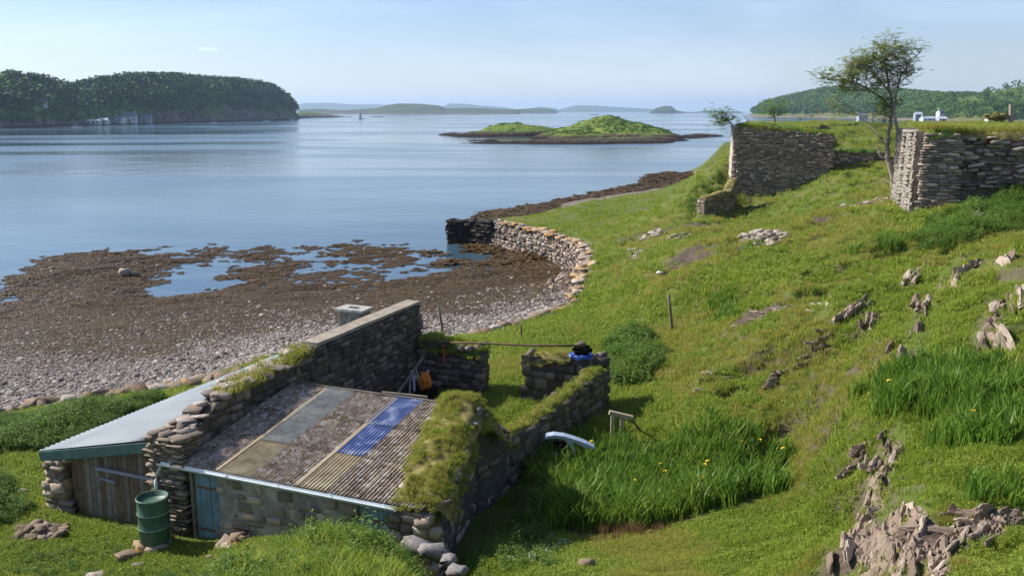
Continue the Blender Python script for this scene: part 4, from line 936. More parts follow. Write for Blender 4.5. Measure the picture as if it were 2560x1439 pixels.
# left pier + outer wall + far gable
lp, *_ = wall('stone_pier', [sp(-3.28, .25, 2.0, 3.22), sp(-2.78, .25, 2.0, 3.24)], .55, M_shed, simple('orange_lichen_harling', (.30, .20, .12), .95, .1, .5, 3, bmp=.5), course=(.10, .24), length=(.2, .45), sides=(-1,), ends=(0, 1), nmax=70, depth=.18, rough=.06, skip=.25, top=((.3, .5), (.3, .5), (.08, .14), 1))
adopt(lp, lean)
ow, *_ = wall('side_wall', [sp(-3.15, .5, 1.8, 3.2), sp(-3.15, 9.3, 1.8, 3.2)], .45, M_shed, M_shed_core, sides=(1,), ends=(), nmax=120, course=(.14, .28), length=(.25, .6)); adopt(ow, lean)
og, *_ = wall('end_wall', [sp(-3.2, 9.4, 1.8, 3.25), sp(-.2, 9.4, 1.8, 4.0)], .5, M_shed, M_shed_core, sides=(), ends=(), nmax=10); adopt(og, lean)
# ------------------------------------------------------------------ chimney block behind the dividing wall
q = Py(887, 800, 25.6); ch = MB(); MZ = Matrix.Rotation(ANG, 3, 'Z')
ch.box((q.x, q.y, 4.18), (.80, .50, .90), MZ, .04, .015); cho = ch.build('chimney', simple('green_stained_stone', (.22, .21, .16), .9, .1, .55, 7, bmp=.5), bevel=.03, label='squat square chimney with a pale slab top, just behind the tall dividing wall', cat='chimney', kind='thing')
c2 = MB()
for dx, dy, sx_, sy_ in ((0, -.22, .94, .20), (0, .22, .94, .20), (-.33, 0, .28, .24), (.33, 0, .28, .24)):
    c2.box(Vector((q.x, q.y, 4.67)) + MZ @ Vector((dx, dy, 0)), (sx_, sy_, .08), MZ, 0, .008)
c2.build('capstone', simple('pale_capstone', (.40, .38, .33), .9, .2, .4, 9), cho)
c3 = MB(); c3.box((q.x, q.y, 4.64), (.36, .24, .02), MZ); c3.build('flue', M_dark, cho)
# ------------------------------------------------------------------ roofless yard walls
yw, at_, ll, lz = wall('yard_wall', [(-2.55, 25.35, 2.2, 3.86), (-1.7, 25.0, 2.2, 3.78), (-.80, 24.56, 2.3, 3.74)], .55, M_dim, M_dim_core, course=(.12, .26), length=(.2, .45), sides=(-1,), ends=(1,), nmax=110, depth=.18, rough=.07, uneven=.9,
    label='low turf-topped rubble wall left of the grassy gateway', cat='wall', kind='thing')
_, YWV = turf_cap(yw, at_, ll, lz, .55, M_turfg, (.04, .13))
for dx, c in ((.75, M_rubble), (1.35, M_rubble), (1.62, M_rubble)):
    p, d, nn = at_(min(dx, ll - .1)); place_stones([((p[0] - nn[0] * .25, p[1] - nn[1] * .25, lz(dx) + .02), (.30, .22, .2), (0, .1, 1.2))], c, yw, 1, 'round_stone', True)
rw_, at_, ll, lz = wall('yard_wall', [(.46, 24.02, 2.3, 3.78), (1.3, 23.75, 2.3, 3.82), (2.5, 23.3, 2.4, 3.86)], .5, M_dim, M_dim_core, course=(.14, .32), length=(.2, .5), sides=(-1,), ends=(0, 1), nmax=110, depth=.18, rough=.08, uneven=.9,
    label='low rubble wall right of the grassy gateway, ending at the blue tarpaulin', cat='wall', kind='thing')
_, RWV = turf_cap(rw_, at_, ll, lz, .5, M_turf, (.03, .1), s1=ll * .6)
lw_, lat, lll, llz = wall('enclosure_wall', [(-.35, 18.55, 2.2, 3.28), (.55, 20.0, 2.2, 3.3), (1.5, 21.6, 2.3, 3.42), (2.35, 23.1, 2.4, 3.62)], .55, M_dim, simple('wall_harling', (.12, .11, .10), .95, .1, .35, 3, bmp=.6), course=(.12, .26), length=(.2, .45), sides=(-1, 1), ends=(0, 1), nmax=300, depth=.16, prot=0, rough=.06, skip=.12, uneven=.9, top=((.2, .4), (.15, .3), (.05, .12), .5),
    label='long mossy-topped wall running back from the gable, beside the iris bed', cat='wall', kind='thing')
_, LWV = turf_cap(lw_, lat, lll, llz, .42, M_turf, (.05, .14), over=.0)
# ================================================================== VEGETATION
def blades(n, h, spread, width, lean=.35, seed=0, mat=None, curve=.35, tipw=.35):
    r = np.random.default_rng(seed); vs = []; fs = []
    for i in range(n):
        a = r.uniform(0, 6.283); rad = spread * math.sqrt(r.uniform(0, 1)); x, y = math.cos(a) * rad, math.sin(a) * rad
        hh = h * r.uniform(.55, 1.1); la = r.uniform(0, 6.283); ln = lean * r.uniform(.2, 1) * hh
        dx, dy = math.cos(la) * ln + x * .25, math.sin(la) * ln + y * .25; t = r.uniform(0, 6.283); wx, wy_ = math.cos(t) * width / 2, math.sin(t) * width / 2
        b = len(vs); vs += [(x - wx, y - wy_, -.02), (x + wx, y + wy_, -.02), (x + dx * curve + wx * .9, y + dy * curve + wy_ * .9, hh * .55), (x + dx * curve - wx * .9, y + dy * curve - wy_ * .9, hh * .55), (x + dx + wx * tipw * .2, y + dy + wy_ * .07, hh * (1 - .25 * lean))]
        fs += [(b, b + 1, b + 2, b + 3), (b + 3, b + 2, b + 4)]
    return mesh_np('blades', vs, fs, mat)
def leafy(nst, h, spread, leaf, nl, seed, mat, stem=True):
    """a clump of leafy stems"""
    r = np.random.default_rng(seed); vs = []; fs = []
    for i in range(nst):
        a = r.uniform(0, 6.283); rad = spread * math.sqrt(r.uniform(0, 1)); x, y = math.cos(a) * rad, math.sin(a) * rad; hh = h * r.uniform(.6, 1.1)
        lx, ly = r.uniform(-.2, .2) * hh, r.uniform(-.2, .2) * hh
        for j in range(nl):
            f = (j + r.uniform(0, 1)) / nl; z = hh * (.15 + .85 * f); cx, cy = x + lx * f, y + ly * f; t = r.uniform(0, 6.283); L = leaf * r.uniform(.6, 1.2) * (1.15 - .5 * f); w = L * .42
            d = np.array([math.cos(t), math.sin(t), r.uniform(-.5, .45)]); s = np.array([-math.sin(t), math.cos(t), r.uniform(-.3, .3)]); c = np.array([cx, cy, z])
            b = len(vs); vs += [tuple(c), tuple(c + d * L * .5 + s * w * .5), tuple(c + d * L - np.array([0, 0, L * .2])), tuple(c + d * L * .5 - s * w * .5)]; fs.append((b, b + 1, b + 2, b + 3))
        b = len(vs); vs += [(x - .006, y, 0), (x + .006, y, 0), (x + lx, y + ly, hh)]; fs.append((b, b + 1, b + 2))
    return mesh_np('leafy', vs, fs, mat)
G_lawn = leafmat('grass_blades', [(.15, (0.124, 0.195, 0.020)), (.42, (0.223, 0.325, 0.033)), (.62, (0.330, 0.418, 0.056)), (.80, (0.478, 0.463, 0.091)), (.95, (0.672, 0.535, 0.238))], .42, .6)
G_rough = leafmat('rough_grass', [(.15, (0.171, 0.222, 0.028)), (.4, (0.304, 0.345, 0.049)), (.6, (0.425, 0.394, 0.083)), (.8, (0.510, 0.407, 0.133)), (.95, (0.591, 0.493, 0.222))], .45, .7)
G_iris = leafmat('iris_leaves', [(.15, (0.074, 0.162, 0.019)), (.5, (0.142, 0.259, 0.031)), (.75, (0.259, 0.367, 0.052)), (.95, (0.493, 0.474, 0.125))], .45, .45)
G_bush = leafmat('nettle_leaves', [(.15, (0.058, 0.135, 0.020)), (.5, (0.129, 0.225, 0.030)), (.8, (0.220, 0.316, 0.054)), (.95, (0.347, 0.383, 0.098))], .4, .6)
G_brown = leafmat('dead_rushes', [(.2, (.14, .085, .04)), (.5, (.24, .14, .07)), (.8, (.33, .21, .11))], .25, .8)
P_lawn = protos('lawn_tuft', [blades(26, .085, .12, .011, .7, i, G_lawn) for i in range(6)])
P_rough = protos('rough_tuft', [blades(30, .17, .13, .010, .8, 10 + i, G_rough) for i in range(6)])
P_tall = protos('tall_tuft', [blades(34, .38, .15, .014, .6, 20 + i, G_lawn) for i in range(6)])
P_iris = protos('iris_clump', [blades(9, .66, .16, .034, .5, 30 + i, G_iris, .25) for i in range(7)])
P_bush = protos('leafy_clump', [leafy(6, .45, .18, .11, 11, 40 + i, G_bush) for i in range(6)])
P_brown = protos('rush_clump', [blades(40, .55, .16, .010, .5, 50 + i, G_brown) for i in range(4)])
P_low = protos('clover_clump', [leafy(9, .09, .13, .055, 4, 60 + i, G_lawn) for i in range(5)])
fp_shed = np.array([list(S(a, b, 0))[:2] for a, b in ((-3.6, -.02), (.5, -.3), (5.9, -.1), (6.1, 3.9), (.35, 3.9), (.35, 10.4), (-3.5, 10.4))])
def wall_near(P, pth, r):
    d = np.full(len(P), 1e9); p = np.array(pth)
    for i in range(len(p) - 1): d = np.minimum(d, seg_dist(P, p[i], p[i + 1]))
    return d < r
def free(P):
    k = shore_sd(P) > .15
    k &= ~inside(P, fp_shed)
    k &= ~wall_near(P, [(-2.55, 25.35), (-.8, 24.56)], .28); k &= ~wall_near(P, [(.46, 24.02), (2.5, 23.3)], .25); k &= ~wall_near(P, [(-.35, 18.55), (2.35, 23.1)], .28); k &= ~wall_near(P, [(-1.62, 14.2), (-1.0, 17.6), (-.4, 18.5)], .3)
    return k
def slope_at(P, e=.25):
    return np.hypot(terrain(P + [e, 0]) - terrain(P - [e, 0]), terrain(P + [0, e]) - terrain(P - [0, e])) / (2 * e)
def samp(n, y0, y1, pw=2.3, r0=-.66, r1=.66, seed=0):
    r = np.random.default_rng(seed); u = r.uniform(0, 1, n); k = 1 - pw
    Y = (y0 ** k + u * (y1 ** k - y0 ** k)) ** (1 / k); R = r.uniform(r0, r1, n); return np.stack([R * (Y + .8), Y], 1), r
def in_px(pts): return np.array([list(ground_hit(x, y))[:2] for x, y in pts])
def lay(name, coll, P, sc, r, label, parent=None, dz=0.0, cat='grass', tilt=.12):
    Z = terrain(P); n = len(P)
    if cat == 'seaweed': Z = np.maximum(Z, .0)
    pts = np.stack([P[:, 0], P[:, 1], Z + dz], 1)
    rot = np.stack([r.uniform(-tilt, tilt, n), r.uniform(-tilt, tilt, n), r.uniform(0, 6.283, n)], 1)
    return scatter(name, coll, pts, sc, rot, parent, label=label, kind='stuff', cat=cat)
BED1 = in_px([(1325, 1330), (1345, 1190), (1400, 1120), (1450, 1108), (1530, 1132), (1640, 1128), (1720, 1105), (1900, 1095), (1985, 1140), (1965, 1215), (1880, 1265), (1760, 1300), (1640, 1325), (1450, 1345)])
BED2 = in_px([(2150, 985), (2230, 925), (2400, 905), (2600, 940), (2600, 1120), (2480, 1130), (2380, 1105), (2210, 1060)])
def bare(P):
    v = np.zeros(len(P))
    for px, py, r in SOILP:
        q = ground_hit(px, py); d = np.hypot((P[:, 0] - q.x) / 1.8, (P[:, 1] - q.y)) + fbm(P[:, 0], P[:, 1], .8, 3, 85) * .8; v = np.maximum(v, 1 - sstep(r * .5, r * 1.2, d))
    return v
# bare rock shows where these run: thin out the turf there
ROCKS = [([(2090, 1439), (2140, 1340), (2180, 1260), (2210, 1170), (2240, 1095)], .30), ([(2235, 1500), (2225, 1410), (2215, 1330), (2220, 1270)], .60), ([(2320, 1460), (2340, 1400), (2385, 1335), (2440, 1305), (2500, 1280)], .24), ([(2440, 1350), (2480, 1320), (2530, 1300), (2600, 1300)], .24),
    ([(2470, 850), (2495, 790), (2515, 735)], .35), ([(2290, 870), (2300, 800), (2320, 740)], .3), ([(2265, 710), (2290, 680)], .3), ([(2375, 720), (2390, 660)], .35), ([(2440, 670), (2500, 645), (2560, 680)], .45), ([(2120, 790), (2170, 760)], .3), ([(2170, 830), (2180, 790)], .25), ([(1920, 970), (1945, 935)], .2), ([(1870, 810), (1930, 780), (2020, 760), (2060, 790)], .4), ([(2130, 1180), (2150, 1130)], .2), ([(1400, 720), (1445, 672)], 1.2)]
RKP = [([list(ground_hit(x, y))[:2] for x, y in pth], w) for pth, w in ROCKS]
def off_rock(P, r):
    k = np.ones(len(P), bool)
    for pth, w in RKP: k &= ~(wall_near(P, pth, w * .95) & (r.uniform(0, 1, len(P)) < .88))
    return k
# lawn
P, r = samp(210000, 6.5, 105, 2.15, seed=1); k = free(P) & ~inside(P, BED1); P = P[k]; P = P[bare(P) < r.uniform(.2, 1, len(P))]; P = P[off_rock(P, r)]
dist = P[:, 1]; rn = fbm(P[:, 0], P[:, 1], 2.5, 3, 5); s = np.clip(dist / 15, .75, 2.6) * r.uniform(.6, 1.15, len(P)); zl = terrain(P)
hi = zl > 2.9
rough_m = (rn + .10 * (hi * 2 - 1) + fbm(P[:, 0], P[:, 1], 9, 3, 77) * .5 > .14) & (r.uniform(0, 1, len(P)) < .8)
a = P[~rough_m]; sa = s[~rough_m]; cl = r.uniform(0, 1, len(a)) < .25
lay('grass', P_lawn, a[~cl], sa[~cl], r, 'short bright green grazed turf covering the slope')
lay('low_herbs', P_low, a[cl], sa[cl], r, 'low clover and herbs growing through the turf')
b_ = P[rough_m]; lay('rough_grass', P_rough, b_, s[rough_m] * .62, r, 'yellow-brown rough grass in patches over the hummocks')
# iris beds
def bed(name, poly, n, seed, label, coll=None, sc=(.7, 1.15), tall=None):
    r = np.random.default_rng(seed); lo, hi_ = poly.min(0), poly.max(0); P = r.uniform(lo, hi_, (n, 2)); sd_ = poly_sd(P, poly) + fbm(P[:, 0], P[:, 1], 1.1, 3, seed) * .9; P = P[(sd_ > 0) & (r.uniform(0, 1, len(P)) < .25 + sd_ * 1.6)]
    vr = 1 + .3 * fbm(P[:, 0], P[:, 1], .9, 3, seed + 3)
    return lay(name, coll or P_iris, P, r.uniform(*sc, len(P)) * vr, r, label, cat='plants', tilt=.2)
bed('iris_bed', BED1, 5200, 3, 'dense bed of tall green flag iris leaves beside the gable wall')
bed('iris_bed', BED2, 3000, 4, 'lighter green iris bed spread over the right-hand slope', sc=(.55, .9))
for i, (c, w_, lab) in enumerate([([(1780, 800), (1800, 745), (1845, 735), (1862, 760), (1840, 805)], 260, 'small tuft of iris leaves on the open slope right of the fence post'), ([(2080, 655), (2120, 620), (2240, 592), (2285, 600), (2200, 640), (2130, 668)], 900, 'dark green rushes on the slope above the outcrops'),
        ([(2405, 1265), (2420, 1215), (2450, 1225), (2455, 1270)], 24, 'small iris tuft above the lower rocks'), ([(2495, 1280), (2505, 1225), (2545, 1235), (2545, 1285)], 26, 'iris tuft standing at the frame edge above the lower rocks'), ([(2070, 1120), (2085, 1060), (2110, 1060), (2100, 1130)], 20, 'narrow iris tuft left of the bare rock rib')]):
    bed('iris_tuft', in_px(c), w_ * 3, 70 + i, lab, sc=(.45, .8))
# leafy growth
def patch(name, poly_px, n, seed, coll, sc, label, yr=None):
    poly = in_px(poly_px) if yr is None else yr
    r = np.random.default_rng(seed); P = r.uniform(poly.min(0), poly.max(0), (n, 2)); ext = min(poly.max(0) - poly.min(0)); sd_ = poly_sd(P, poly) + fbm(P[:, 0], P[:, 1], ext * .45, 4, seed) * ext * .22; P = P[(sd_ > 0)]; P = P[free(P)]
    vr = (.95 + .5 * fbm(P[:, 0], P[:, 1], max(.6, ext * .2), 3, seed + 9)) * (.6 + .4 * np.clip(poly_sd(P, poly) / (.25 * ext), 0, 1))
    return lay(name, coll, P, r.uniform(*sc, len(P)) * vr, r, label, cat='plants', tilt=.3)
patch('nettle_bed', [(-150, 1170), (-150, 1085), (0, 1060), (200, 1020), (430, 985), (480, 985), (300, 1060), (120, 1140)], 9000, 81, P_bush, (.7, 1.2), 'lush dark nettles between the lean-to and the pebble beach')
patch('nettle_bush', [(1515, 960), (1520, 850), (1600, 832), (1660, 890), (1620, 965)], 1500, 82, P_bush, (.9, 1.6), 'leafy green nettles behind the corner of the enclosure wall')
patch('nettle_bush', [(-150, 1350), (-100, 1215), (30, 1200), (62, 1270), (20, 1330)], 700, 83, P_bush, (.7, 1.1), 'dark leafy clump at the left edge below the lean-to')
patch('bramble_bush', [(2290, 620), (2330, 560), (2400, 520), (2470, 540), (2440, 590), (2380, 640)], 2200, 84, P_bush, (1.0, 2.0), 'dark green brambles at the foot of the upright ruined wall')
patch('bramble_bush', [(2430, 600), (2440, 490), (2600, 470), (2600, 540), (2500, 580)], 2600, 85, P_bush, (1.0, 1.9), 'bright green brambles below the crumbling wall face')
patch('bramble_bush', [(1690, 520), (1720, 475), (1810, 430), (1835, 450), (1800, 490), (1730, 535)], 700, 86, P_bush, (.6, 1.0), 'bracken and brambles beside the short wall stub')
patch('shade_nettles', None, 2600, 87, P_bush, (.5, 1.0), 'nettles in the shade of the gable wall', np.array([(-1.2, 13.2), (.6, 13.6), (1.0, 16), (1.6, 19), (2.9, 22.4), (2.4, 23), (.5, 19.6), (-.3, 18), (-1.2, 14)]))
patch('long_grass', [(1390, 1090), (1440, 1040), (1520, 1060), (1660, 1070), (1640, 1090), (1450, 1110)], 500, 88, P_tall, (.8, 1.3), 'long lush grass round the timber frame')
MOUND = np.array([(-4.9, 10.2), (-4.5, 12.3), (-4.0, 13.2), (-3.0, 13.15), (-1.9, 12.7), (-1.25, 12.3), (-.85, 11.0), (-.5, 9.5), (-.4, 8.0), (-5, 8.0)])
patch('tall_grass', None, 4200, 89, P_tall, (.7, 1.15), 'tall bright grass on the foreground mound', MOUND)
patch('mound_weeds', None, 1900, 90, P_bush, (.55, .95), 'leafy weeds among the tall grass of the foreground mound', MOUND)
patch('low_weeds', [(0, 1439), (60, 1370), (250, 1360), (480, 1380), (540, 1439)], 500, 91, P_bush, (.2, .45), 'low leafy weeds in front of the lean-to')
patch('dead_rushes', [(1430, 1370), (1440, 1330), (1560, 1300), (1700, 1268), (1722, 1290), (1680, 1330), (1500, 1365)], 210, 92, P_brown, (.3, .7), 'reddish-brown dead rushes along the front of the iris bed')
P_stalk = protos('dry_stalk', [blades(7, .55, .12, .008, .35, 80 + i, G_brown) for i in range(4)])
patch('dry_stalks', None, 90, 94, P_stalk, (.7, 1.2), 'thin straw-coloured dead stalks beside the pale boulders of the mound', np.array([(-1.6, 12.6), (-1.0, 13.3), (.2, 12.8), (.6, 11.2), (-.1, 10.2), (-.9, 11.2)]))
patch('yard_nettles', None, 500, 93, P_bush, (.4, .8), 'nettles along the shaded side of the yard', np.array([(-3.3, 21.0), (-2.2, 24.6), (-1.0, 24.2), (-2.2, 20.5)]))
# tufts on wall heads
def cap_tufts(at, L, z1f, thick, n, coll, sc, label, parent, name='wall_head_grass', s0=0, s1=None, dz=.05, seed=0):
    r = np.random.default_rng(seed + 300); s1 = L if s1 is None else s1; pts = []
    for i in range(n):
        s = r.uniform(s0, s1); p, d, nn = at(s); q = p + nn * r.uniform(-.5, .5) * thick; pts.append((q[0], q[1], z1f(s) + dz))
    o = scatter(name, coll, pts, r.uniform(*sc, n), np.stack([r.uniform(-.5, .5, n), r.uniform(-.5, .5, n), r.uniform(0, 6.28, n)], 1), parent, kind='stuff'); return o
def on_turf(V, n, coll, sc, parent, seed, tl=.6):
    V = np.array(V); r = np.random.default_rng(seed); p = V[r.integers(0, len(V), n)] + r.normal(size=(n, 3)) * [.045, .045, .012]
    return scatter('wall_head_grass', coll, p, r.uniform(*sc, n), np.stack([r.uniform(-tl, tl, n), r.uniform(-tl, tl, n), r.uniform(0, 6.28, n)], 1), parent, kind='stuff')
TVa = np.array(TV); TVm = TVa[fbm(TVa[:, 0] * 1.7 + 5, TVa[:, 1] * 1.7, .9, 3, 12) > -.22]
on_turf(TVm, 1700, P_rough, (.25, .55), tc_, 1); on_turf(TVm, 260, P_lawn, (.4, .9), tc_, 2)
T = []
for i in range(46):
    s = random.uniform(.1, gl * .95); p, d, nn = gat(s); q = p + nn * random.choice([-.36, -.4, -.33, .42, .38]); T.append(((q[0], q[1], gz1(s) + random.uniform(-.02, .08)), (random.uniform(.14, .32), random.uniform(.1, .2), random.uniform(.06, .12)), (random.uniform(-.3, .3), random.uniform(-.3, .3), random.uniform(0, 3))))
place_stones(T, M_rubble, gw, 46, 'edge_stone', True)
on_turf(LWV, 420, P_rough, (.3, .6), lw_, 3); on_turf(LWV, 200, P_lawn, (.5, 1.0), lw_, 4)
on_turf(YWV, 160, P_rough, (.4, .8), yw, 5); on_turf(YWV, 200, P_lawn, (.7, 1.3), yw, 6); on_turf(RWV, 120, P_rough, (.3, .6), rw_, 7)
cap_tufts(tat, tl, tz, .5, 90, P_rough, (.9, 1.5), '', tw, s0=1.1, s1=4.3, dz=.0, seed=4)
cap_tufts(tat, tl, tz, .5, 60, P_tall, (.4, .75), '', tw, s0=2.6, s1=4.2, dz=-.1, seed=5)
cap_tufts(cat_, 6, cz, 1.0, 5, P_rough, (1, 2), '', cw)
o_caps = [(cw, [wy(1840, 475, 60.8, 313), wy(2070, 428, 58.8, 332)], 260), (rw2, [wy(2300, 540, 40, 327), wy(2375, 540, 40, 330), wy(2640, 500, 39.8, 332)], 420)]
for ow_, pth, n in o_caps:
    pts = []; p = np.array(pth); r = np.random.default_rng(n)
    for i in range(n):
        t = r.uniform(0, len(p) - 1.001); j = int(t); q = p[j] * (1 - t + j) + p[j + 1] * (t - j); pts.append((q[0], q[1] + r.uniform(-.4, .5), q[3] + r.uniform(-.1, .1)))
    scatter('wall_head_grass', P_lawn if ow_ is cw else P_rough, pts, r.uniform(1.2, 2.2, n), r.uniform(0, 6.28, n), ow_, kind='stuff')
# ================================================================== BEACH
def pebble(seed, mat):
    v, f = stone_variant(400 + seed, .75, .09); return mesh_np('pebble', v * np.array([1, .8, .55]), f, mat, True)
def weedclump(seed, mat):
    r = np.random.default_rng(seed); vs = []; fs = []
    for i in range(16):
        a = r.uniform(0, 6.283); rad = r.uniform(0, .16); x, y = math.cos(a) * rad, math.sin(a) * rad; t = r.uniform(0, 6.283); L = r.uniform(.08, .2); w = r.uniform(.03, .06); z = r.uniform(.0, .03)
        d = np.array([math.cos(t), math.sin(t), 0]); s = np.array([-math.sin(t), math.cos(t), 0]) * w; c = np.array([x, y, z]); b = len(vs)
        vs += [tuple(c - s), tuple(c + s), tuple(c + d * L * .5 + s + [0, 0, .012]), tuple(c + d * L * .5 - s + [0, 0, .012]), tuple(c + d * L + [0, 0, -.02])]; fs += [(b, b + 1, b + 2, b + 3), (b + 3, b + 2, b + 4)]
    return mesh_np('weedclump', vs, fs, mat)
M_peb = stonemat('beach_pebbles', [(0, (.11, .09, .075)), (.3, (.19, .16, .135)), (.6, (.27, .23, .20)), (.85, (.35, .31, .275)), (1, (.50, .47, .43))], nscale=6)
M_weed = leafmat('bladder_wrack', [(.2, (.055, .030, .010)), (.5, (.10, .060, .020)), (.8, (.15, .095, .035)), (.95, (.22, .16, .07))], .15, .5)
P_peb = protos('pebble', [pebble(i, M_peb) for i in range(8)]); P_weed = protos('weed_clump', [weedclump(i, M_weed) for i in range(6)])
P, r = samp(240000, 17, 82, 2.0, -.75, .2, seed=11); sdv = shore_sd(P); P = P[sdv < .3]; z = terrain(P); wn_ = fbm(P[:, 0], P[:, 1], 2.4, 4, 71) * .5
u = r.uniform(0, 1, len(P)); kp = (z + wn_ * .75 > .32 + .75 * u) | ((u < .05) & (z > 0)); Pp = P[kp]; zp = z[kp]
up = sstep(1.0, 1.6, zp); s = r.lognormal(-2.72, .40, len(Pp)) * (1 + .8 * up) * np.clip(Pp[:, 1] / 30, .8, 1.8)
lay('beach_pebbles', P_peb, Pp, s, r, 'grey and pink pebbles of the beach behind the sheds', cat='pebbles', tilt=.5)
zf = z + fbm(P[:, 0], P[:, 1], .7, 3, 95) * .16 + .03
Pq = P[~kp & (zf > 0) & (z > -.2)]; s = np.clip(Pq[:, 1] / 34, .55, 1.8) * r.uniform(.35, .8, len(Pq))
lay('seaweed', P_weed, Pq, s, r, 'brown wrack lying over the low-tide shore', cat='seaweed', tilt=.06)
P, r = samp(26000, 60, 150, 1.6, -.1, .32, seed=12); sdv = shore_sd(P); z = terrain(P); k = (sdv < .2) & (z > -.05) & (z < .6)
lay('seaweed', P_weed, P[k], r.uniform(1.6, 3.5, k.sum()), r, 'brown wrack along the far shore below the castle knoll', cat='seaweed', tilt=.2)
# boulders along the head of the beach
bn = 0
r = np.random.default_rng(5); M_boul = stonemat('beach_boulder', [(0, (.14, .10, .07)), (.4, (.21, .155, .11)), (.7, (.28, .21, .16)), (1, (.36, .31, .27))], lichen=(.46, .24, .06), lam=.56)
brow = [(-10, 1030), (30, 1022), (75, 1012), (105, 1008), (135, 1000), (170, 1002), (205, 994), (245, 990), (275, 986), (300, 984), (330, 972), (350, 978), (375, 966), (395, 974), (415, 962), (440, 968), (465, 955), (480, 962), (500, 948), (520, 955), (540, 942), (560, 948), (590, 935),
        (1190, 832), (1215, 826), (1240, 822), (1262, 815), (1285, 812), (1300, 806), (1322, 800), (1340, 790), (1360, 782), (1378, 772), (1392, 776), (1405, 765), (1415, 772), (1428, 758), (1440, 762), (1400, 752), (1380, 757)]
for i, (px, py) in enumerate(brow):
    q = Pz(px, py, 1.8); z = H(q.x, q.y); tone = ['small ', 'flat ', 'angular ', 'broad '][i % 4]; sz = r.uniform(.35, .6) if px < 700 else r.uniform(.3, .62)
    ordn = ['first', 'second', 'third', 'fourth', 'fifth', 'sixth', 'seventh', 'eighth', 'ninth', 'tenth', 'eleventh', 'twelfth', 'thirteenth', 'fourteenth', 'fifteenth', 'sixteenth', 'seventeenth', 'eighteenth', 'nineteenth', 'twentieth', 'twenty-first', 'twenty-second', 'twenty-third']
    lab = 'orange lichened boulder, %s from the frame edge in the row between turf and pebbles' % ordn[i] if px < 700 else 'brown boulder, %s from the yard along the turf edge towards the harbour wall' % ordn[i - 23]
    o = obj('boulder', stone_meshes(M_boul, True)[i % 8], None, (q.x, q.y, z + sz * .12), (r.uniform(-.2, .2), r.uniform(-.2, .2), r.uniform(0, 3)), (sz * r.uniform(.9, 1.5), sz * r.uniform(.6, 1), sz * r.uniform(.45, .7)),
        label=lab, cat='boulder', group='boulders at the head of the beach' if px < 700 else 'boulders by the harbour wall end', kind='thing')
# ================================================================== ROCKS ON THE HILL
M_rock = stonemat('slate_outcrop', [(0, (.14, .10, .072)), (.3, (.21, .16, .12)), (.6, (.30, .235, .18)), (1, (.40, .33, .26))], lichen=(.28, .22, .08), lam=.64, white=(.40, .36, .32), wam=.68, nscale=14)
def slab_mesh(seed):
    r = np.random.default_rng(seed); nx, nz = 9, 6; V = []
    prof = .62 + .38 * np.array([float(vnoise(i * .7 + seed * 3.3, 1.0)) for i in range(nx)]) - .35 * np.abs(np.linspace(-1, 1, nx)) ** 2
    for side in (-1, 1):
        for j in range(nz):
            for i in range(nx):
                x = i / (nx - 1) - .5; z = j / (nz - 1); tk = .5 * (1 - .75 * z ** 2) * (.55 + .45 * (1 - (2 * x) ** 2)) 
                step = .16 * round(2.2 * float(vnoise(x * 5 + seed, z * 3 + side * 5))) / 2.2 + .07 * r.uniform(-1, 1)
                V.append((x + .04 * r.uniform(-1, 1), side * (tk + step * .5), z * prof[i] * 1.3 - .25 + .03 * r.uniform(-1, 1)))
    o = nx * nz; F_ = []
    for j in range(nz - 1):
        for i in range(nx - 1):
            a = j * nx + i; F_.append((a, a + 1, a + nx + 1, a + nx)); F_.append((o + a, o + a + nx, o + a + nx + 1, o + a + 1))
    for i in range(nx - 1): a = (nz - 1) * nx + i; F_.append((a, a + 1, o + a + 1, o + a))
    for j in range(nz - 1):
        a = j * nx; F_.append((a, a + nx, o + a + nx, o + a)); a = j * nx + nx - 1; F_.append((a, o + a, o + a + nx, a + nx))
    return mesh_np('slab', V, F_, M_rock)
SLABS = [slab_mesh(i) for i in range(10)]
def bedrock(root, pts, width, h, seed, nu=70, nv=30, fr=9.0):
    """layered rock showing through the turf: a raised, stepped sheet that follows the slope, its beds running along it"""
    V = []; n = len(pts)
    for i in range(nu):
        t = i / (nu - 1) * (n - 1); j = min(int(t), n - 2); q = pts[j].lerp(pts[j + 1], t - j); d = (pts[j + 1] - pts[j]); d.z = 0; d.normalize(); nn = Vector((-d.y, d.x, 0)); endf = min(1, 4 * i / nu + .05, 4 * (nu - 1 - i) / nu + .05)
        w = width * (.65 + .5 * float(vnoise(i / nu * 6 + seed, 1.5))) * (.4 + .6 * endf)
        for k in range(nv):
            v = k / (nv - 1) * 2 - 1; p = q + nn * (v * w + .05 * float(vnoise(i * .35, seed + k * .1))); ph = v * w * fr + 1.3 * float(vnoise(i * .12 + seed, v * 1.5)) * 2
            st = (ph % 1.0); st = st ** 2.2; lay_ = float(vnoise(math.floor(ph) * 3.7 + seed, i * .13)) * .5 + .5
            z = h * (.15 + .85 * lay_) * (1 - abs(v) ** 2.5) * endf * (.55 + .45 * st) + .03 * float(vnoise(i * 1.7, k * 1.9 + seed)) - .05 * (abs(v) > .93) - .04
            if float(vnoise(i * .11 + seed * 2, math.floor(ph) * 1.3)) < -.45: z -= h * .5
            V.append((p.x - root.location.x, p.y - root.location.y, z))
    P = np.array(V); P[:, 2] += terrain(P[:, :2] + np.array(root.location)[:2]) - root.location.z
    F_ = [(i * nv + k, i * nv + k + 1, (i + 1) * nv + k + 1, (i + 1) * nv + k) for i in range(nu - 1) for k in range(nv - 1)]
    obj('bedrock', mesh_np('bedrock', P, [f[::-1] for f in F_], M_rockbed), root)
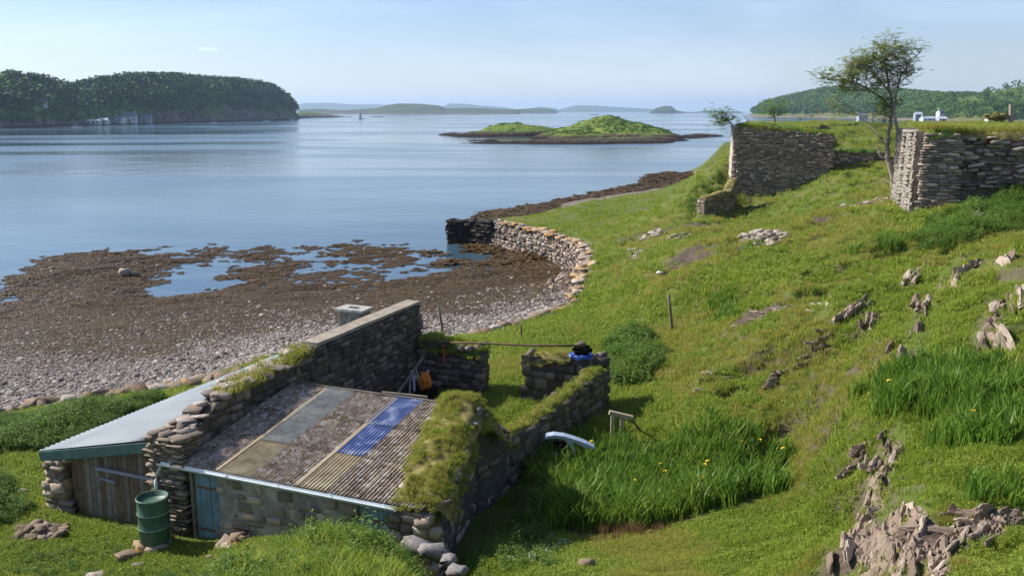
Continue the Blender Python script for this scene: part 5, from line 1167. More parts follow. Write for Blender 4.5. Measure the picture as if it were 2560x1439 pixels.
M_rockbed = stonemat('layered_bedrock', [(0, (.25, .19, .142)), (1, (.25, .19, .142))], lichen=(.24, .20, .08), lam=.60, white=(.42, .36, .31), wam=.60, nscale=7)
def outcrop(path, n, size, label, seed, spread=.3, thick=(.25, .5), height=(.5, 1.0), orient=None, ln=.28, bed_w=None, bed_h=.25):
    r = np.random.default_rng(seed); pts = [ground_hit(x, y) for x, y in path]; c = sum(pts, Vector()) / len(pts)
    root = empty('rock_outcrop', (c.x, c.y, H(c.x, c.y)), 0, label=label, cat='rock', kind='thing')
    lean_ = r.choice([-ln, ln])
    if bed_w: bedrock(root, pts, bed_w, bed_h, seed)
    for i in range(int(n * 1.7)):
        t = r.uniform(0, len(pts) - 1.001); j = int(t); a, b = pts[j], pts[j + 1]; q = a.lerp(b, t - j); d = (b - a); ang = math.atan2(d.y, d.x) if orient is None else orient
        x, y = q.x + r.normal() * spread, q.y + r.normal() * spread; L = size * r.uniform(.55, 1.35)
        o = obj('slab', SLABS[r.integers(0, 10)], root, (x - root.location.x, y - root.location.y, H(x, y) - root.location.z - .02 * size), (lean_ + r.uniform(-.2, .2), r.uniform(-.12, .12), ang + r.uniform(-.16, .16)), (L * 1.25, L * r.uniform(*thick) * .5, L * r.uniform(*height) * (.32 if bed_w else .46)))
    return root
outcrop([(2090, 1439), (2140, 1340), (2180, 1260), (2210, 1170), (2240, 1095)], 16, .5, 'long bare rib of splintered grey-pink rock running up the lower slope', 1, .16, bed_w=.32, bed_h=.22)
outcrop([(2235, 1500), (2225, 1410), (2215, 1330), (2220, 1270)], 14, .5, 'broad face of upright splintered slabs at the bottom of the slope', 2, .25, (.2, .4), (.7, 1.1), ln=.15, bed_w=.66, bed_h=.28)
outcrop([(2320, 1460), (2340, 1400), (2385, 1335), (2440, 1305), (2500, 1280)], 16, .45, 'curved ridge of folded brown slabs near the lower corner', 3, .14, bed_w=.24, bed_h=.22)
outcrop([(2440, 1350), (2480, 1320), (2530, 1300), (2600, 1300)], 12, .4, 'pale broken slabs at the frame edge, lowest on the slope', 4, .12, bed_w=.24, bed_h=.2)
outcrop([(2470, 850), (2495, 790), (2515, 735)], 6, .7, 'smooth grey slab leaning in the turf near the frame edge', 5, .15, (.3, .6), (.3, .6), bed_w=.35, bed_h=.16)
outcrop([(2290, 870), (2300, 800), (2320, 740)], 7, .65, 'upright pale splinter of rock below the two-horned outcrop', 6, .15, bed_w=.28, bed_h=.2)
outcrop([(2265, 710), (2290, 680)], 7, .7, 'two-horned grey outcrop standing highest on the open slope', 7, .15, (.3, .5), (.8, 1.2))
outcrop([(2375, 720), (2390, 660)], 7, .7, 'row of small pale slabs below the brambles', 8, .25)
outcrop([(2440, 670), (2500, 645), (2560, 680)], 10, .7, 'brown weathered rocks near the frame edge under the brambles', 9, .35)
outcrop([(2120, 790), (2170, 760)], 8, .7, 'dark slanting rock step in the middle of the slope', 10, .2)
outcrop([(2170, 830), (2180, 790)], 6, .55, 'small pale rock just below the dark slanting step', 11, .15)
outcrop([(1920, 970), (1945, 935)], 6, .5, 'small isolated pale rock left of the upper iris bed', 12, .1)
outcrop([(1870, 810), (1930, 780), (2020, 760), (2060, 790)], 14, .4, 'scatter of low pink stones beside the small iris tuft', 13, .3, (.4, .8), (.25, .5))
outcrop([(1760, 945), (1810, 930)], 7, .4, 'dark stones on the turf step above the timber frame', 14, .2, (.4, .8), (.3, .6))
outcrop([(2545, 700), (2530, 820), (2560, 860)], 9, .7, 'brown ledge at the frame edge level with the smooth slab', 15, .2)
outcrop([(2130, 1180), (2150, 1130)], 9, .45, 'stained brown slabs beside the top of the long rib', 16, .1)
outcrop([(2205, 900), (2215, 870)], 6, .4, 'low stones in the turf at the top left of the upper iris bed', 18, .15)
outcrop([(2030, 900), (2060, 870)], 6, .4, 'low stones in brown turf halfway down the open slope', 19, .2)
outcrop([(2240, 600), (2290, 610)], 6, .5, 'small stones in the turf just above the dark green rushes', 20, .25)
outcrop([(1400, 720), (1420, 690), (1445, 672)], 9, 1.5, 'smooth sloping bedrock at the elbow of the harbour wall', 17, .35, (.5, .9), (.3, .5))
# heaps of loose stone
def heap(px, py, rx, ry, h, n, label, seed, sz=(.12, .3), mat=None):
    q = ground_hit(px, py); r = np.random.default_rng(seed); root = empty('rubble_heap', (q.x, q.y, H(q.x, q.y)), 0, label=label, cat='rubble heap', kind='thing'); T = []
    for i in range(n):
        a = r.uniform(0, 6.28); d = math.sqrt(r.uniform(0, 1)); x, y = math.cos(a) * d * rx, math.sin(a) * d * ry; X_, Y_ = q.x + x, q.y + y
        s = r.uniform(*sz); T.append(((x, y, H(X_, Y_) - root.location.z + h * (1 - d) * r.uniform(.2, 1)), (s * r.uniform(.8, 1.6), s, s * r.uniform(.4, .8)), (r.uniform(-.4, .4), r.uniform(-.4, .4), r.uniform(0, 3.1))))
    ms = stone_meshes(mat or M_rubble, True)
    for i, t in enumerate(T): obj('stone', ms[i % 8], root, *[t[0], t[2], t[1]])
heap(1905, 590, .9, 2.6, .35, 230, 'large heap of pale loose stones lying on the slope below the ruins', 1, (.16, .34))
heap(1632, 590, .75, 1.2, .2, 50, 'small heap of stones in a hollow left of the large heap', 2, (.15, .32))
heap(1700, 592, .7, 1.0, .12, 26, 'thin scatter of brown stones between the two heaps', 3, (.12, .3))
heap(2160, 512, 1.2, 1.0, .12, 60, 'stony scree streak leading up to the foot of the tree', 4, (.1, .28))
heap(2440, 555, .8, .8, .3, 70, 'tumbled pale stones fallen from the crumbling wall into the brambles', 5, (.15, .35))
heap(1590, 635, .5, 2.0, .05, 28, 'narrow line of pale stones above the harbour wall turf', 6, (.12, .28))
heap(100, 1335, .45, .35, .2, 34, 'broken stones piled against the pier of the lean-to', 7, (.14, .32), M_boul)
heap(600, 1352, .35, .22, .15, 16, 'yellowish stones between the door and the grassy mound', 8, (.14, .26), M_boul)
for px, py, s, lab, mt in ((322, 1395, (.44, .26, .17), 'smooth egg-shaped grey boulder lying in front of the barrel', M_boul), (346, 1415, (.2, .14, .08), 'small pinkish white stone beside the egg-shaped boulder', M_rubble), (55, 1232, (.22, .16, .1), 'single brown stone in the grass left of the lean-to', M_boul),
        (1468, 1418, (.26, .2, .18), 'lone brown rock in the foreground turf below the rushes', M_boul), (525, 1398, (.13, .1, .1), 'orange stone at the left foot of the mound', M_boul), (316, 688, (.75, .6, .55), 'larger of two rounded boulders standing in the weed by the water', M_sea), (338, 690, (.55, .45, .36), 'smaller of two rounded boulders standing in the weed by the water', M_sea),
        (1650, 686, (.3, .2, .12), 'white stone on the slope below the dark turf overhang', simple('white_stone', (.7, .68, .64), .9, .2, .1, 5)), (240, 1445, (.3, .3, .1), 'half-buried stone at the lower frame edge', M_rubble)):
    q = ground_hit(px, py, (8, 60)); o = obj('stone', stone_meshes(mt, True)[len(lab) % 8], None, (q.x, q.y, H(q.x, q.y) + s[2] * .35), (0, .1, .6), s, label=lab, cat='stone', kind='thing')
# foreground pale retaining boulders down the side of the mound
for i, (px, py, Y, s) in enumerate([(1045, 1360, 12.1, .5), (1085, 1370, 11.8, .42), (1120, 1396, 11.3, .36), (1142, 1420, 10.8, .3)]):
    q = Py(px, py, Y); o = obj('boulder', stone_meshes(simple('pale_boulder', (.23, .21, .19), .9, .2, .4, 7, bmp=.6) if i == 0 else bpy.data.materials['pale_boulder'], True)[i], None, (q.x, q.y, q.z - s * .12), (0, .2, -.5 + i), (s * .95, s * .62, s * .45), label='pale grey boulder, %s from the shed in the row edging the mound' % ['first', 'second', 'third', 'last'][i], cat='boulder', group='pale boulders edging the mound', kind='thing')
# daisies
def daisy(seed, mat):
    m = MB(); 
    for i in range(3): m.box((random.uniform(-.05, .05), random.uniform(-.05, .05), .07), (.013, .013, .005))
    return m.mesh('daisy', mat)
P_daisy = protos('daisy', [daisy(i, simple('daisy_petals', (.85, .85, .82), .7, .2, .05, 3) if i == 0 else bpy.data.materials['daisy_petals']) for i in range(3)])
for c, n, lab in (([(1240, 1400), (1290, 1365), (1430, 1362), (1420, 1400), (1330, 1425)], 160, 'white daisies in the turf in front of the shaded gable'), ([(1990, 1290), (2000, 1255), (2110, 1262), (2080, 1300)], 30, 'white daisies beside the long rock rib')):
    bed('daisies', in_px(c), n * 2, n, lab, coll=P_daisy, sc=(.8, 1.3))
# ================================================================== TREES
M_bark = simple('pale_bark', (.30, .26, .22), .9, .15, .4, 6, bmp=.5)
G_rowan = leafmat('rowan_leaves', [(.15, (.08, .14, .02)), (.45, (.17, .25, .035)), (.7, (.29, .34, .06)), (.9, (.46, .40, .12))], .45, .55)
def sprig(r, c, size, vs, fs):
    d = r.normal(size=3); d[2] = abs(d[2]) * .3 - .1; d /= np.linalg.norm(d); s = np.cross(d, [0, 0, 1]); s /= np.linalg.norm(s) + 1e-6; n = np.cross(s, d)
    for k in range(4):
        for sg in (-1, 1):
            p = c + d * size * (k + .6) / 4; q = s * sg + d * .5 + n * r.uniform(-.5, .3); q /= np.linalg.norm(q); L = size * .46 * (1 - .1 * k); w = d * L * .22
            b = len(vs); vs += [tuple(p - w), tuple(p + q * L * .5 - w * 1.2), tuple(p + q * L), tuple(p + q * L * .5 + w * 1.2 + w * .6)]; fs.append((b, b + 1, b + 2, b + 3))
def tree(name, label, Y, limbs, blobs, size, seed, base, leafm=G_rowan, twig=.012, cat='tree'):
    root = empty(name, base, 0, label=label, cat=cat, kind='thing'); off = Vector(base); r = np.random.default_rng(seed)
    tb = MB(); nodes = []
    for pts, r0, r1 in limbs:
        P3 = [Py(x, y, Y + dy) - off for x, y, dy in pts]; fine = []
        for i in range(len(P3) - 1):
            for k in range(4): fine.append(P3[i].lerp(P3[i + 1], k / 4))
        fine.append(P3[-1]); n = len(fine)
        fine = [p + Vector(r.normal(size=3) * min(r0, .05) * .45) * (0 < i < n - 1) for i, p in enumerate(fine)]
        tb.tube(fine, [r0 + (r1 - r0) * i / (n - 1) for i in range(n)], 7); nodes += [np.array(p) for p in fine]
    tb.build('trunk', M_bark, root, smooth=True)
    vs, fs = [], []; br = MB(); N = np.array(nodes)
    for cx, cy, rx, ry, n in blobs:
        sub = []
        for i in range(max(2, n // 14)):
            a = r.uniform(0, 6.28); d = math.sqrt(r.uniform(0, 1)); c = Py(cx + math.cos(a) * d * rx, cy + math.sin(a) * d * ry, Y + r.uniform(-1, 1) * rx * Y / F * .9) - off
            c = np.array(c); D = np.linalg.norm(N - c, axis=1) + .8 * np.maximum(0, N[:, 2] - c[2] + .1); j = N[np.argmin(D)]
            mid = (c + j) / 2 + r.normal(size=3) * .06 * np.linalg.norm(c - j); br.tube([j, mid, c], [twig * 2.2, twig * 1.3, twig * .6], 5, False); sub.append(c)
            for k in range(19):
                q = c + r.normal(size=3) * [1, 1, .75] * size * 1.05; sprig(r, q, size * r.uniform(.7, 1.25), vs, fs)
                if k % 4 == 0: br.tube([c, (c + q) / 2 + r.normal(size=3) * .03, q], [twig * .8, twig * .6, twig * .4], 4, False)
    br.build('branches', M_bark, root)
    obj('crown', mesh_np('crown', vs, fs, leafm), root)
    return root
tree('rowan_tree', 'tall windswept rowan tree with thin pale trunk growing beside the ruined wall', 46,
     [([(2238, 512, 0), (2234, 470, 0), (2229, 430, 0), (2221, 398, 0), (2218, 365, .1), (2224, 325, .1), (2230, 280, 0), (2226, 235, -.1), (2218, 190, 0), (2210, 150, .2), (2214, 112, .2)], .17, .03),
      ([(2230, 432, 0), (2241, 385, -.2), (2244, 330, -.3), (2236, 275, -.3), (2240, 230, -.2), (2252, 190, 0), (2272, 158, .2), (2300, 132, .3)], .11, .02),
      ([(2222, 396, 0), (2206, 394, .1), (2198, 378, .2), (2190, 362, .3)], .07, .03), ([(2217, 368, .1), (2196, 338, .5), (2166, 302, 1.0), (2138, 284, 1.4)], .07, .035),
      ([(2228, 270, 0), (2196, 238, .3), (2152, 212, .7), (2108, 198, 1.1), (2062, 184, 1.4)], .06, .015), ([(2224, 225, 0), (2190, 190, -.5), (2150, 165, -.8), (2110, 148, -1)], .05, .012),
      ([(2240, 462, 0), (2212, 440, -.4), (2184, 414, -.8)], .03, .012), ([(2226, 240, 0), (2250, 205, -.5), (2285, 180, -.8)], .04, .012), ([(2214, 150, .2), (2236, 118, 0), (2240, 92, 0)], .03, .01)],
     [(2225, 118, 48, 14, 190), (2200, 150, 62, 20, 420), (2150, 152, 36, 12, 150), (2245, 165, 36, 22, 210), (2175, 182, 60, 16, 330), (2095, 196, 42, 14, 190), (2130, 214, 36, 12, 130), (2205, 208, 40, 12, 120), (2240, 202, 18, 8, 60), (2295, 124, 20, 8, 40), (2225, 96, 16, 8, 28),
      (2048, 182, 8, 4, 14), (2275, 182, 18, 7, 26), (2205, 262, 30, 26, 170), (2200, 300, 26, 18, 70), (2205, 345, 12, 16, 26), (2075, 245, 24, 16, 30), (2100, 280, 16, 10, 10)], .27, 3, Py(2238, 508, 46))
tree('wall_bush', 'small dark bush growing out of the seaward corner of the tall ruined wall', 61.2, [([(1834, 318, 0), (1822, 302, -.1), (1812, 292, -.2)], .06, .03)], [(1806, 292, 17, 11, 110), (1800, 306, 12, 7, 50), (1842, 304, 14, 4, 40)], .36, 5, Py(1834, 318, 61.2), G_bush, cat='bush')
tree('small_tree', 'low round hawthorn standing on the grass above the tall ruined wall', 76, [([(1938, 306, 0), (1936, 288, 0), (1938, 275, 0)], .07, .04)], [(1935, 272, 24, 12, 120), (1926, 283, 12, 7, 30)], .42, 6, Py(1938, 306, 76), G_bush, cat='tree')
for i, (x, t, b, lab) in enumerate([(2045, 282, 325, 'thin sapling with a tuft of rusty leaves on the green bank'), (2024, 286, 308, 'short dead stem on the crest of the bank left of the rusty sapling'), (2000, 296, 306, 'lowest bare stem on the bank nearest the tall wall')]):
    tree('sapling', lab, 64 + i * 6, [([(x, b, 0), (x + 1, (t + b) / 2, 0), (x, t, 0)], .025, .012)], [(x, t, 7, 5, 12)], .14, 30 + i, Py(x, b, 64 + i * 6), G_brown, .006, cat='sapling')
# ================================================================== THINGS ROUND THE SHEDS
M_green = simple('green_drum_paint', (.06, .13, .085), .5, .4, .3, 3); M_white = simple('white_plastic', (.68, .70, .74), .5, .4, .06, 4)
bp = Pz(389, 1347, 2.33); drum = MB(); R_, Hd = .285, .88
def lathe(mb, c, prof, n=40):
    b = len(mb.v)
    for rr_, z in prof:
        for k in range(n): t = 2 * math.pi * k / n; mb.v.append((c[0] + rr_ * math.cos(t), c[1] + rr_ * math.sin(t), c[2] + z))
    for i in range(len(prof) - 1):
        for k in range(n): k2 = (k + 1) % n; mb.f.append((b + i * n + k, b + i * n + k2, b + (i + 1) * n + k2, b + (i + 1) * n + k))
lathe(drum, (0, 0, 0), [(.001, .0), (R_ - .01, .0), (R_, .012), (R_, .28), (R_ + .014, .295), (R_, .31), (R_, .57), (R_ + .014, .585), (R_, .60), (R_, .85), (R_ + .010, .87), (R_ + .004, .885), (R_ - .012, .88), (R_ - .014, .80), (.001, .80)])
dr = drum.build('oil_drum', M_green, None, True, label='green steel drum catching rainwater below the gutter downpipe', cat='barrel', kind='thing'); dr.location = bp
m = MB(); lathe(m, (0, 0, 0), [(R_ - .016, .79), (.001, .79)]); m.build('water', simple('drum_water', (.05, .045, .04), .15, .5, .2, 4), dr)
for z in (.295, .585, .872):
    m = MB(); lathe(m, (0, 0, 0), [(R_ + .013, z - .008), (R_ + .018, z), (R_ + .013, z + .008)]); m.build('hoop', simple('pale_green_rim', (.38, .46, .40), .4, .4, .2, 8) if z < .3 else bpy.data.materials['pale_green_rim'], dr, True)  # rims in a paler green than the drum body
for dx, dy, s, lab in ((-.22, -.16, (.34, .24, .2), 'brown stone propping the left side of the green drum'), (.12, -.2, (.4, .26, .2), 'brown stone propping the front of the green drum'), (.05, .15, (.4, .4, .2), 'flat stone under the back of the green drum')):
    o = obj('stone', stone_meshes(M_boul, True)[len(lab) % 8], None, (bp.x + dx, bp.y + dy, bp.z - .09), (0, 0, dx * 5), s, label=lab, cat='stone', kind='thing')
def at_y(px, py, Y): return Py(px, py, Y)
# timber frame
tf = ground_hit(1550, 1112, (14, 30)); Yt = tf.y; root = empty('timber_frame', (tf.x, tf.y, tf.z), 0, label='broken frame of bleached timber posts and rails standing in the long grass', cat='timber frame', kind='thing')
M_bleach = simple('bleached_timber', (.44, .35, .24), .85, .2, .2, 8)
def tb_(name, a, b, w, h, mat=M_bleach):
    m = MB(); m.bar(a - root.location, b - root.location, w, h); return m.build(name, mat, root, bevel=.004)
tb_('top_rail', at_y(1523, 1030, Yt), at_y(1582, 1044, Yt), .11, .10); tb_('post', at_y(1532, 1034, Yt), at_y(1529, 1108, Yt), .085, .085); tb_('post', at_y(1556, 1042, Yt), at_y(1550, 1116, Yt), .085, .085)
tb_('brace', at_y(1576, 1042, Yt + .1), at_y(1618, 1100, Yt + .5), .05, .05, M_wood); tb_('bottom_rail', at_y(1548, 1106, Yt - .1), at_y(1612, 1121, Yt - .1), .08, .06); tb_('rail', at_y(1558, 1094, Yt + .5), at_y(1630, 1090, Yt + .5), .07, .05); tb_('rail', at_y(1540, 1098, Yt + .6), at_y(1600, 1094, Yt + .6), .05, .05, M_wood)
# moulded pale blue panel (wheel-arch shape)
Yf = 19.3; M_pblue = simple('pale_blue_paint', (.42, .50, .60), .35, .5, .08, 3)
fp = at_y(1430, 1120, Yf); froot = empty('car_wing', fp, 0, label='pale blue car wing panel with its wheel arch lying among the iris leaves', cat='car wing', kind='thing')
def strip(pts, wid, dep, th=.012, n=5):
    m = MB(); P3 = [at_y(x, y, Yf) - fp for x, y in pts]
    for i in range(len(P3) - 1):
        a, b = P3[i], P3[i + 1]; w0, w1 = wid[i], wid[i + 1]
        v = [a, b, b - Vector((0, 0, w1)), a - Vector((0, 0, w0))]; v2 = [p + Vector((0, th, 0)) for p in v]; m.add(v + v2, [(3, 2, 1, 0), (4, 5, 6, 7), (0, 1, 5, 4), (2, 3, 7, 6), (0, 4, 7, 3), (1, 2, 6, 5)])
        t = [a, b, b + Vector((0, dep, .03)), a + Vector((0, dep, .03))]; t2 = [p - Vector((0, 0, .01)) for p in t]; m.add(t + t2, [(0, 1, 2, 3), (7, 6, 5, 4), (0, 4, 5, 1), (2, 6, 7, 3)])
    return m
strip([(1362, 1096), (1368, 1090), (1385, 1087), (1410, 1090), (1440, 1099), (1465, 1108), (1486, 1118)], [.02, .06, .07, .07, .08, .10, .06], .16).build('wing', M_pblue, froot)
strip([(1412, 1097), (1424, 1104), (1433, 1114), (1438, 1128), (1440, 1142)], [.04, .08, .11, .13, .13], .1).build('wheel_arch', M_pblue, froot)
m = MB(); m.bar(at_y(1378, 1132, Yf) - fp, at_y(1412, 1137, Yf) - fp, .04, .03); m.build('sill', M_pblue, froot)
m = MB(); m.box(at_y(1400, 1115, Yf + .15) - fp, (.30, .05, .28)); m.build('arch_shade', M_dark, froot)  # near-black box stands in for the shade under the arch
# overturned white plastic chair
cp = Pz(1050, 985, 2.38); M3 = Matrix.Rotation(.5, 4, 'Z') @ Matrix.Rotation(-.55, 4, 'X') @ Matrix.Rotation(.12, 4, 'Y')
chair = bpy.data.objects.new('garden_chair', None); COL.objects.link(chair); tag(chair, 'white plastic garden chair tipped over in the shaded yard corner', 'chair', kind='thing'); chair.matrix_world = Matrix.Translation(cp + Vector((0, 0, .03))) @ M3
def cpart(name, f):
    m = MB(); f(m); m.build(name, M_white, chair, bevel=.004)
for x in (-.22, .22):
    for y in (-.2, .2): cpart('leg', lambda m: m.bar((x * 1.1, y * 1.1, 0), (x * .9, y * .9, .42), .045, .04))
    cpart('armrest', lambda m: (m.bar((x * 1.15, -.22, .62), (x * 1.15, .2, .64), .05, .03), m.bar((x * 1.12, -.2, .42), (x * 1.15, -.2, .62), .035, .03)))
for k in range(5): cpart('seat_slat', lambda m: m.box((0, -.19 + k * .09, .43), (.42, .06, .02)))
for k in range(5): cpart('back_slat', lambda m: m.bar((-.16 + k * .08, .21, .45), (-.17 + k * .085, .3, .85), .045, .015))
cpart('back_rail', lambda m: m.bar((-.22, .30, .86), (.22, .30, .86), .05, .03))
# orange netting heap
def lump(name, c, size, mat, label, cat_n, seed, n=18, amp=.35, sub=3):
    import bmesh
    bm = bmesh.new(); bmesh.ops.create_icosphere(bm, subdivisions=sub, radius=1); r = np.random.default_rng(seed); o3 = r.uniform(0, 50, 3)
    for v in bm.verts:
        k = 1 + amp * float(vnoise(v.co.x * 2.3 + o3[0] + v.co.z, v.co.y * 2.3 + o3[1] - v.co.z * 1.7)) + amp * .4 * float(vnoise(v.co.x * 6 + o3[2], v.co.z * 6 + v.co.y * 5)); v.co = Vector((v.co.x * size[0] * k, v.co.y * size[1] * k, v.co.z * size[2] * k))
    me = bpy.data.meshes.new(name); bm.to_mesh(me); bm.free(); me.materials.append(mat)
    return obj(name, me, None, c, label=label, cat=cat_n, kind='thing')
oc = Py(1062, 944, 23.1); lump('orange_net', (oc.x, oc.y, oc.z - .08), (.17, .16, .22), simple('orange_netting', (.55, .17, .03), .8, .2, .4, 14, bmp=.8), 'crumpled heap of orange fishing net behind the tipped white chair', 'net', 3)
ob = Py(1062, 965, 23.2); lump('dark_net', (ob.x, ob.y, ob.z - .25), (.3, .2, .35), M_dark, 'dark bundle carrying the orange net in the yard corner', 'bundle', 8)
def stick(name, a, b, w, mat, label, cat_n, h=None, tubeit=False):
    m = MB(); c = (a + b) / 2
    if tubeit: m.tube([a - c, (a - c) * .3 + Vector((0, 0, w * .3)), (b - c) * .4 + Vector((0, 0, -w * .3)), b - c], w / 2, 8)
    else: m.bar(a - c, b - c, w, h or w)
    o = m.build(name, mat, None, tubeit, label=label, cat=cat_n, kind='thing'); o.location = c; return o
stick('leaning_plank', Py(988, 992, 22.3), Py(1058, 892, 24.3), .07, M_wood, 'long thin batten leaning across the yard against the tall wall', 'plank', .03)
stick('rusty_pole', Py(1052, 856, 24.9), Py(1462, 864, 23.15), .06, M_rust, 'rusty iron pole laid across the gateway from wall to wall', 'pole', tubeit=True)
stick('red_post', Py(1108, 862, 24.4), Py(1110, 912, 24.3), .05, simple('red_paint', (.30, .05, .04), .7, .3, .3, 6), 'short red iron post against the turf-topped yard wall', 'post')
for a, b, w, lab in ((Py(1096, 766, 33), Py(1110, 838, 33), .09, 'grey leaning fence post rising behind the turf-topped yard wall'), (Py(1302, 808, 31.5), Pz(1304, 854, 2.1), .07, 'short dark fence post beyond the grassy gateway'), (at_y(1671, 737, 27.6), ground_hit(1683, 829, (20, 45)), .10, 'dark leaning fence post standing alone on the open slope')):
    if 'alone' in lab: a = Py(1671, 737, b.y)
    stick('fence_post', a, b - Vector((0, 0, .15)), w, M_wood, lab, 'post', tubeit=True)
tq = Py(1452, 882, 23.35)
lump('blue_tarpaulin', (tq.x, tq.y, 3.86), (.34, .26, .09), simple('blue_tarp', (.03, .10, .42), .45, .4, .2, 4), 'crumpled blue tarpaulin lying on the corner of the enclosure wall', 'tarpaulin', 5, amp=.3)
lump('black_bundle', (tq.x + .03, tq.y - .02, 4.02), (.24, .18, .14), M_dark, 'black bundle resting on the blue tarpaulin', 'bundle', 6, amp=.3)
lump('weight_stone', (tq.x + .01, tq.y, 4.19), (.13, .11, .08), M_rubble, 'pale round stone weighing down the black bundle', 'stone', 7, amp=.15)
# board on the ridge behind the skylight, loose stones on the roof edge
stick('loose_board', Py(955, 984, 19.2), Py(1068, 996, 18.95), .03, M_bleach, 'loose pale board lying along the back edge of the mossy roof', 'board', .12)
# iris flowers
M_yel = simple('iris_petals', (.85, .55, .02), .6, .3, .08, 4); M_stem = simple('iris_stem', (.08, .18, .03), .7, .3, .1, 4)
fl = [(1478, 1102, 'lowest yellow iris flower beside the pale blue panel'), (1587, 1200, 'yellow iris flower furthest forward near the shaded wall'), (1650, 1158, 'yellow iris flower in the middle of the large bed'), (1663, 1177, 'faded yellow iris flower just below the middle one'), (1683, 1228, 'brightest yellow iris flower low in the large bed'), (1755, 1192, 'yellow iris flower right of the middle of the large bed'),
      (1768, 1151, 'yellow iris flower above and right of the middle one'), (1762, 1160, 'small yellow iris flower paired with a taller one'), (1855, 1103, 'yellow iris flower on the back edge of the large bed'), (1900, 1099, 'pale yellow iris flower furthest back in the large bed'), (1957, 1119, 'yellow iris flower at the slope end of the large bed'), (2433, 1027, 'large single yellow iris flower in the upper right bed'), (2223, 950, 'small yellow iris flower at the top left of the upper bed')]
for i, (px, py, lab) in enumerate(fl):
    g = ground_hit(px, py + 52, (9, 40)); q = Py(px, py, g.y); root = empty('iris_flower', (q.x, g.y, g.z), 0, label=lab, cat='flower', group='yellow iris flowers', kind='thing'); z = q.z - g.z; m = MB()
    for k in range(6):
        a = k * 1.047 + i; up = .02 if k % 2 else -.015; d = Vector((math.cos(a), math.sin(a), 0)); s_ = Vector((-math.sin(a), math.cos(a), 0)); c = Vector((0, 0, z)); L = .062 if k % 2 == 0 else .04
        m.add([c, c + d * L * .55 + s_ * L * .36 + Vector((0, 0, .018)), c + d * L + Vector((0, 0, up)), c + d * L * .55 - s_ * L * .36 + Vector((0, 0, .018))], [(0, 1, 2, 3)])
    m.build('petals', M_yel, root); m = MB(); m.tube([(0, 0, 0), (.01, 0, z * .5), (0, 0, z)], .006, 5); m.build('stem', M_stem, root)
# ================================================================== FAR HOUSES AND BOATS
M_wh = simple('white_harled_wall', (.62, .62, .60), .8, .2, .06, .5, bmp=0); M_sl = simple('slate_roof', (.16, .17, .19), .8, .2, .15, .5, bmp=0); M_gr = simple('grey_harled_wall', (.36, .38, .40), .8, .2, .08, .5, bmp=0); M_win = simple('window_glass', (.03, .035, .045), .1, .5, .1, 1, bmp=0)
M_pale = simple('pale_metal_roof', (.5, .53, .56), .6, .3, .08, .5, bmp=0)
def house(px, py, Y, w, d, h, rh, rot, wall_m, roof_m, label, nw=3, chim=1, cat_n='house', name='house'):
    p = Py(px, py, abs(Y))
    if Y < 0:
        p = Pz(px, -Y, 0); p *= 1 + (17 if py > 300 else 48) / p.y; vv = HVv.reshape(-1, 3); p.z = float(vv[np.argmin(np.hypot(vv[:, 0] - p.x, vv[:, 1] - p.y)), 2]) + .2
    root = empty(name, p, rot, label=label, cat=cat_n, kind='thing')
    m = MB(); m.box((0, 0, h / 2 - 2), (w, d, h + 4)); m.add([(-w / 2, -d / 2, h), (-w / 2, d / 2, h), (-w / 2, 0, h + rh - .05)], [(0, 2, 1)]); m.add([(w / 2, -d / 2, h), (w / 2, d / 2, h), (w / 2, 0, h + rh - .05)], [(0, 1, 2)]); m.build('wall', wall_m, root)
    m = MB(); e = .3
    for s_ in (-1, 1):
        A_ = [(-w / 2 - e, s_ * (d / 2 + e), h - .15), (w / 2 + e, s_ * (d / 2 + e), h - .15), (w / 2 + e, 0, h + rh), (-w / 2 - e, 0, h + rh)]; m.add(A_ + [(x, y, z - .15) for x, y, z in A_], [(0, 1, 2, 3), (7, 6, 5, 4), (0, 4, 5, 1), (1, 5, 6, 2), (3, 7, 4, 0)])
    rf = m.build('roof', roof_m, root)
    for k in range(chim):
        m = MB(); m.box(((w / 2 - .6) * (1 if k else -1), 0, h + rh + .3), (.8, .7, 1.4)); m.build('chimney', wall_m, rf)
    for k in range(nw):
        x = -w / 2 + w * (k + .5) / nw; m = MB(); m.box((x, -d / 2 - .03, h * .52), (1.1, .08, 1.3)); wd = m.build('window', M_wh, root); m = MB(); m.box((x, -d / 2 - .09, h * .52), (.85, .04, 1.05)); m.build('pane', M_win, wd)
    m = MB(); m.box((w * .04, -d / 2 - .05, 1.0), (.95, .08, 2.0)); m.build('door', M_win, root)
    return root
house(325, 303.5, -312.2, 10.5, 7, 4.6, 3.2, .25, M_wh, M_sl, 'white gabled house with tall roof at the centre of the far shore cluster', 3, 2)
house(301, 304, -313, 7, 6, 3.0, 2.2, -.2, M_wh, M_sl, 'low white house left of the tall gabled one on the far shore', 2, 1)
house(362, 302.5, -311, 11, 6.5, 3.4, 2.6, .1, M_gr, M_sl, 'grey-walled long house right of the white cluster on the far shore', 4, 1)
house(262, 304.5, -314, 6, 5, 2.6, 1.4, 0, M_wh, M_pale, 'small white cabin left of the far shore cluster', 2, 0)
house(236, 305.5, -314.6, 9, 4.5, 2.2, 1.0, 0, M_wh, M_pale, 'long low white shed nearest the left of the far shore cluster', 3, 0)
house(112, 289, -318.7, 6.5, 5.5, 3.0, 2.0, .3, M_wh, M_sl, 'lone white house among trees higher on the far left shore', 2, 1)
house(392, 297, -310.4, 7, 5.5, 3.0, 2.0, -.1, M_gr, M_sl, 'half-hidden grey house among trees above the far shore cluster', 2, 1)
house(2318, 304, 620, 9, 5, 2.2, 1.4, .12, M_wh, M_pale, 'long white house with pale roof behind the upright ruined wall', 3, 1)
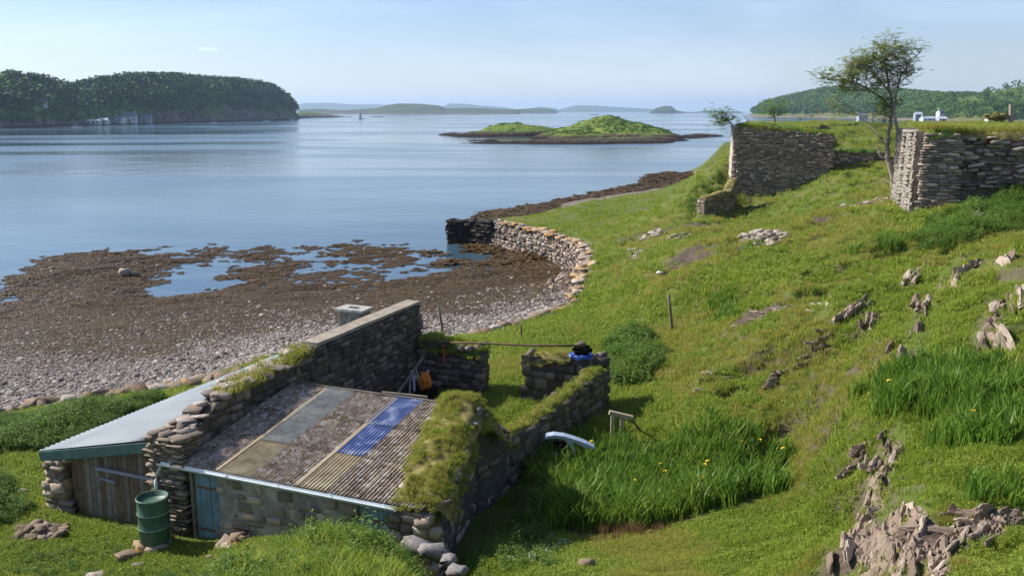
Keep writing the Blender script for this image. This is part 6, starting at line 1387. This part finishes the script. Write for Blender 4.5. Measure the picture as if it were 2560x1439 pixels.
house(2355, 304, 600, 5, 4, 2.0, 1.2, -.2, M_wh, M_pale, 'small white cabin beside the long pale-roofed house', 2, 0)
house(2350, 285, 660, 4, 4, 1.8, 1.2, .3, M_wh, M_sl, 'small white house higher up among the trees on the right shore', 2, 1)
house(2473, 299, 600, 4, 4, 2.2, 1.2, .1, M_wh, M_sl, 'tiny white hut at the foot of the right-hand hillside', 1, 0)
house(2294, 294, 700, 5, 5, 2.6, 1.6, -.1, M_gr, M_pale, 'grey house partly behind the trees left of the white houses', 2, 0)
house(2155, 296, 900, 9, 6, 3.0, 2.0, .1, M_gr, M_sl, 'grey house at the end of the far beach seen through the tree', 3, 1)
def boat(px, py, L, label, mast=0, rot=.3):
    p = Pz(px, py, .0); root = empty('boat', p, rot, label=label, cat='boat', kind='thing'); m = MB(); n = 9; V = []
    for i in range(n):
        t = i / (n - 1); x = (t - .5) * L; w = L * .16 * math.sin(math.pi * min(1, .18 + t * .82)) ** .6 * (1 if t < .95 else .2); sh = .75 + .25 * t ** 2
        V += [(x, -w, sh), (x, -w * .7, -.1), (x, w * .7, -.1), (x, w, sh)]
    m.add(V, [(i * 4 + k, i * 4 + k + 1, i * 4 + 4 + k + 1, i * 4 + 4 + k) for i in range(n - 1) for k in range(3)] + [(i * 4 + 3, i * 4, i * 4 + 4, i * 4 + 7) for i in range(n - 1)] + [(0, 3, 2, 1)])
    m.build('hull', M_wh, root); m = MB(); m.box((-L * .05, 0, 1.0), (L * .35, L * .18, .8), None, .15); cb = m.build('cabin', M_wh, root); m = MB(); m.box((-L * .05, 0, 1.15), (L * .30, L * .185, .25)); m.build('window', M_win, cb)
    if mast:
        m = MB(); m.tube([(L * .05, 0, .7), (L * .05, 0, mast)], .12, 6); m.build('mast', M_wh, root)
        m = MB(); a = [(L * .04, -.04, 1.6), (-L * .4, -.04, 1.6), (L * .04, -.04, mast * .95)]; m.add(a + [(x, .04, z) for x, y, z in a], [(0, 1, 2), (5, 4, 3), (0, 3, 4, 1), (1, 4, 5, 2), (2, 5, 3, 0)]); m.build('sail', M_wh, root)
boat(903, 297.5, 9, 'white sailing boat far out beside the low point', 11, .2)
boat(192, 319, 6, 'small white motor boat moored off the left shore'); boat(534, 308, 6, 'white motor boat moored off the wooded headland'); boat(665, 303.5, 6, 'white boat moored nearest the end of the headland'); boat(730, 301, 5, 'tiny white boat just off the headland tip')
pp = Py(2528, 303, 84); stick('stone_post', pp - Vector((0, 0, .3)), Py(2528, 262, 84), .28, M_conc, 'tall pale post standing on the grass near the frame edge', 'post')
lump('dead_bracken', tuple(Py(2492, 291, 84)), (.9, .6, .35), M_turf, 'low brown clump of dead bracken beside the pale post', 'bracken', 9, amp=.5)
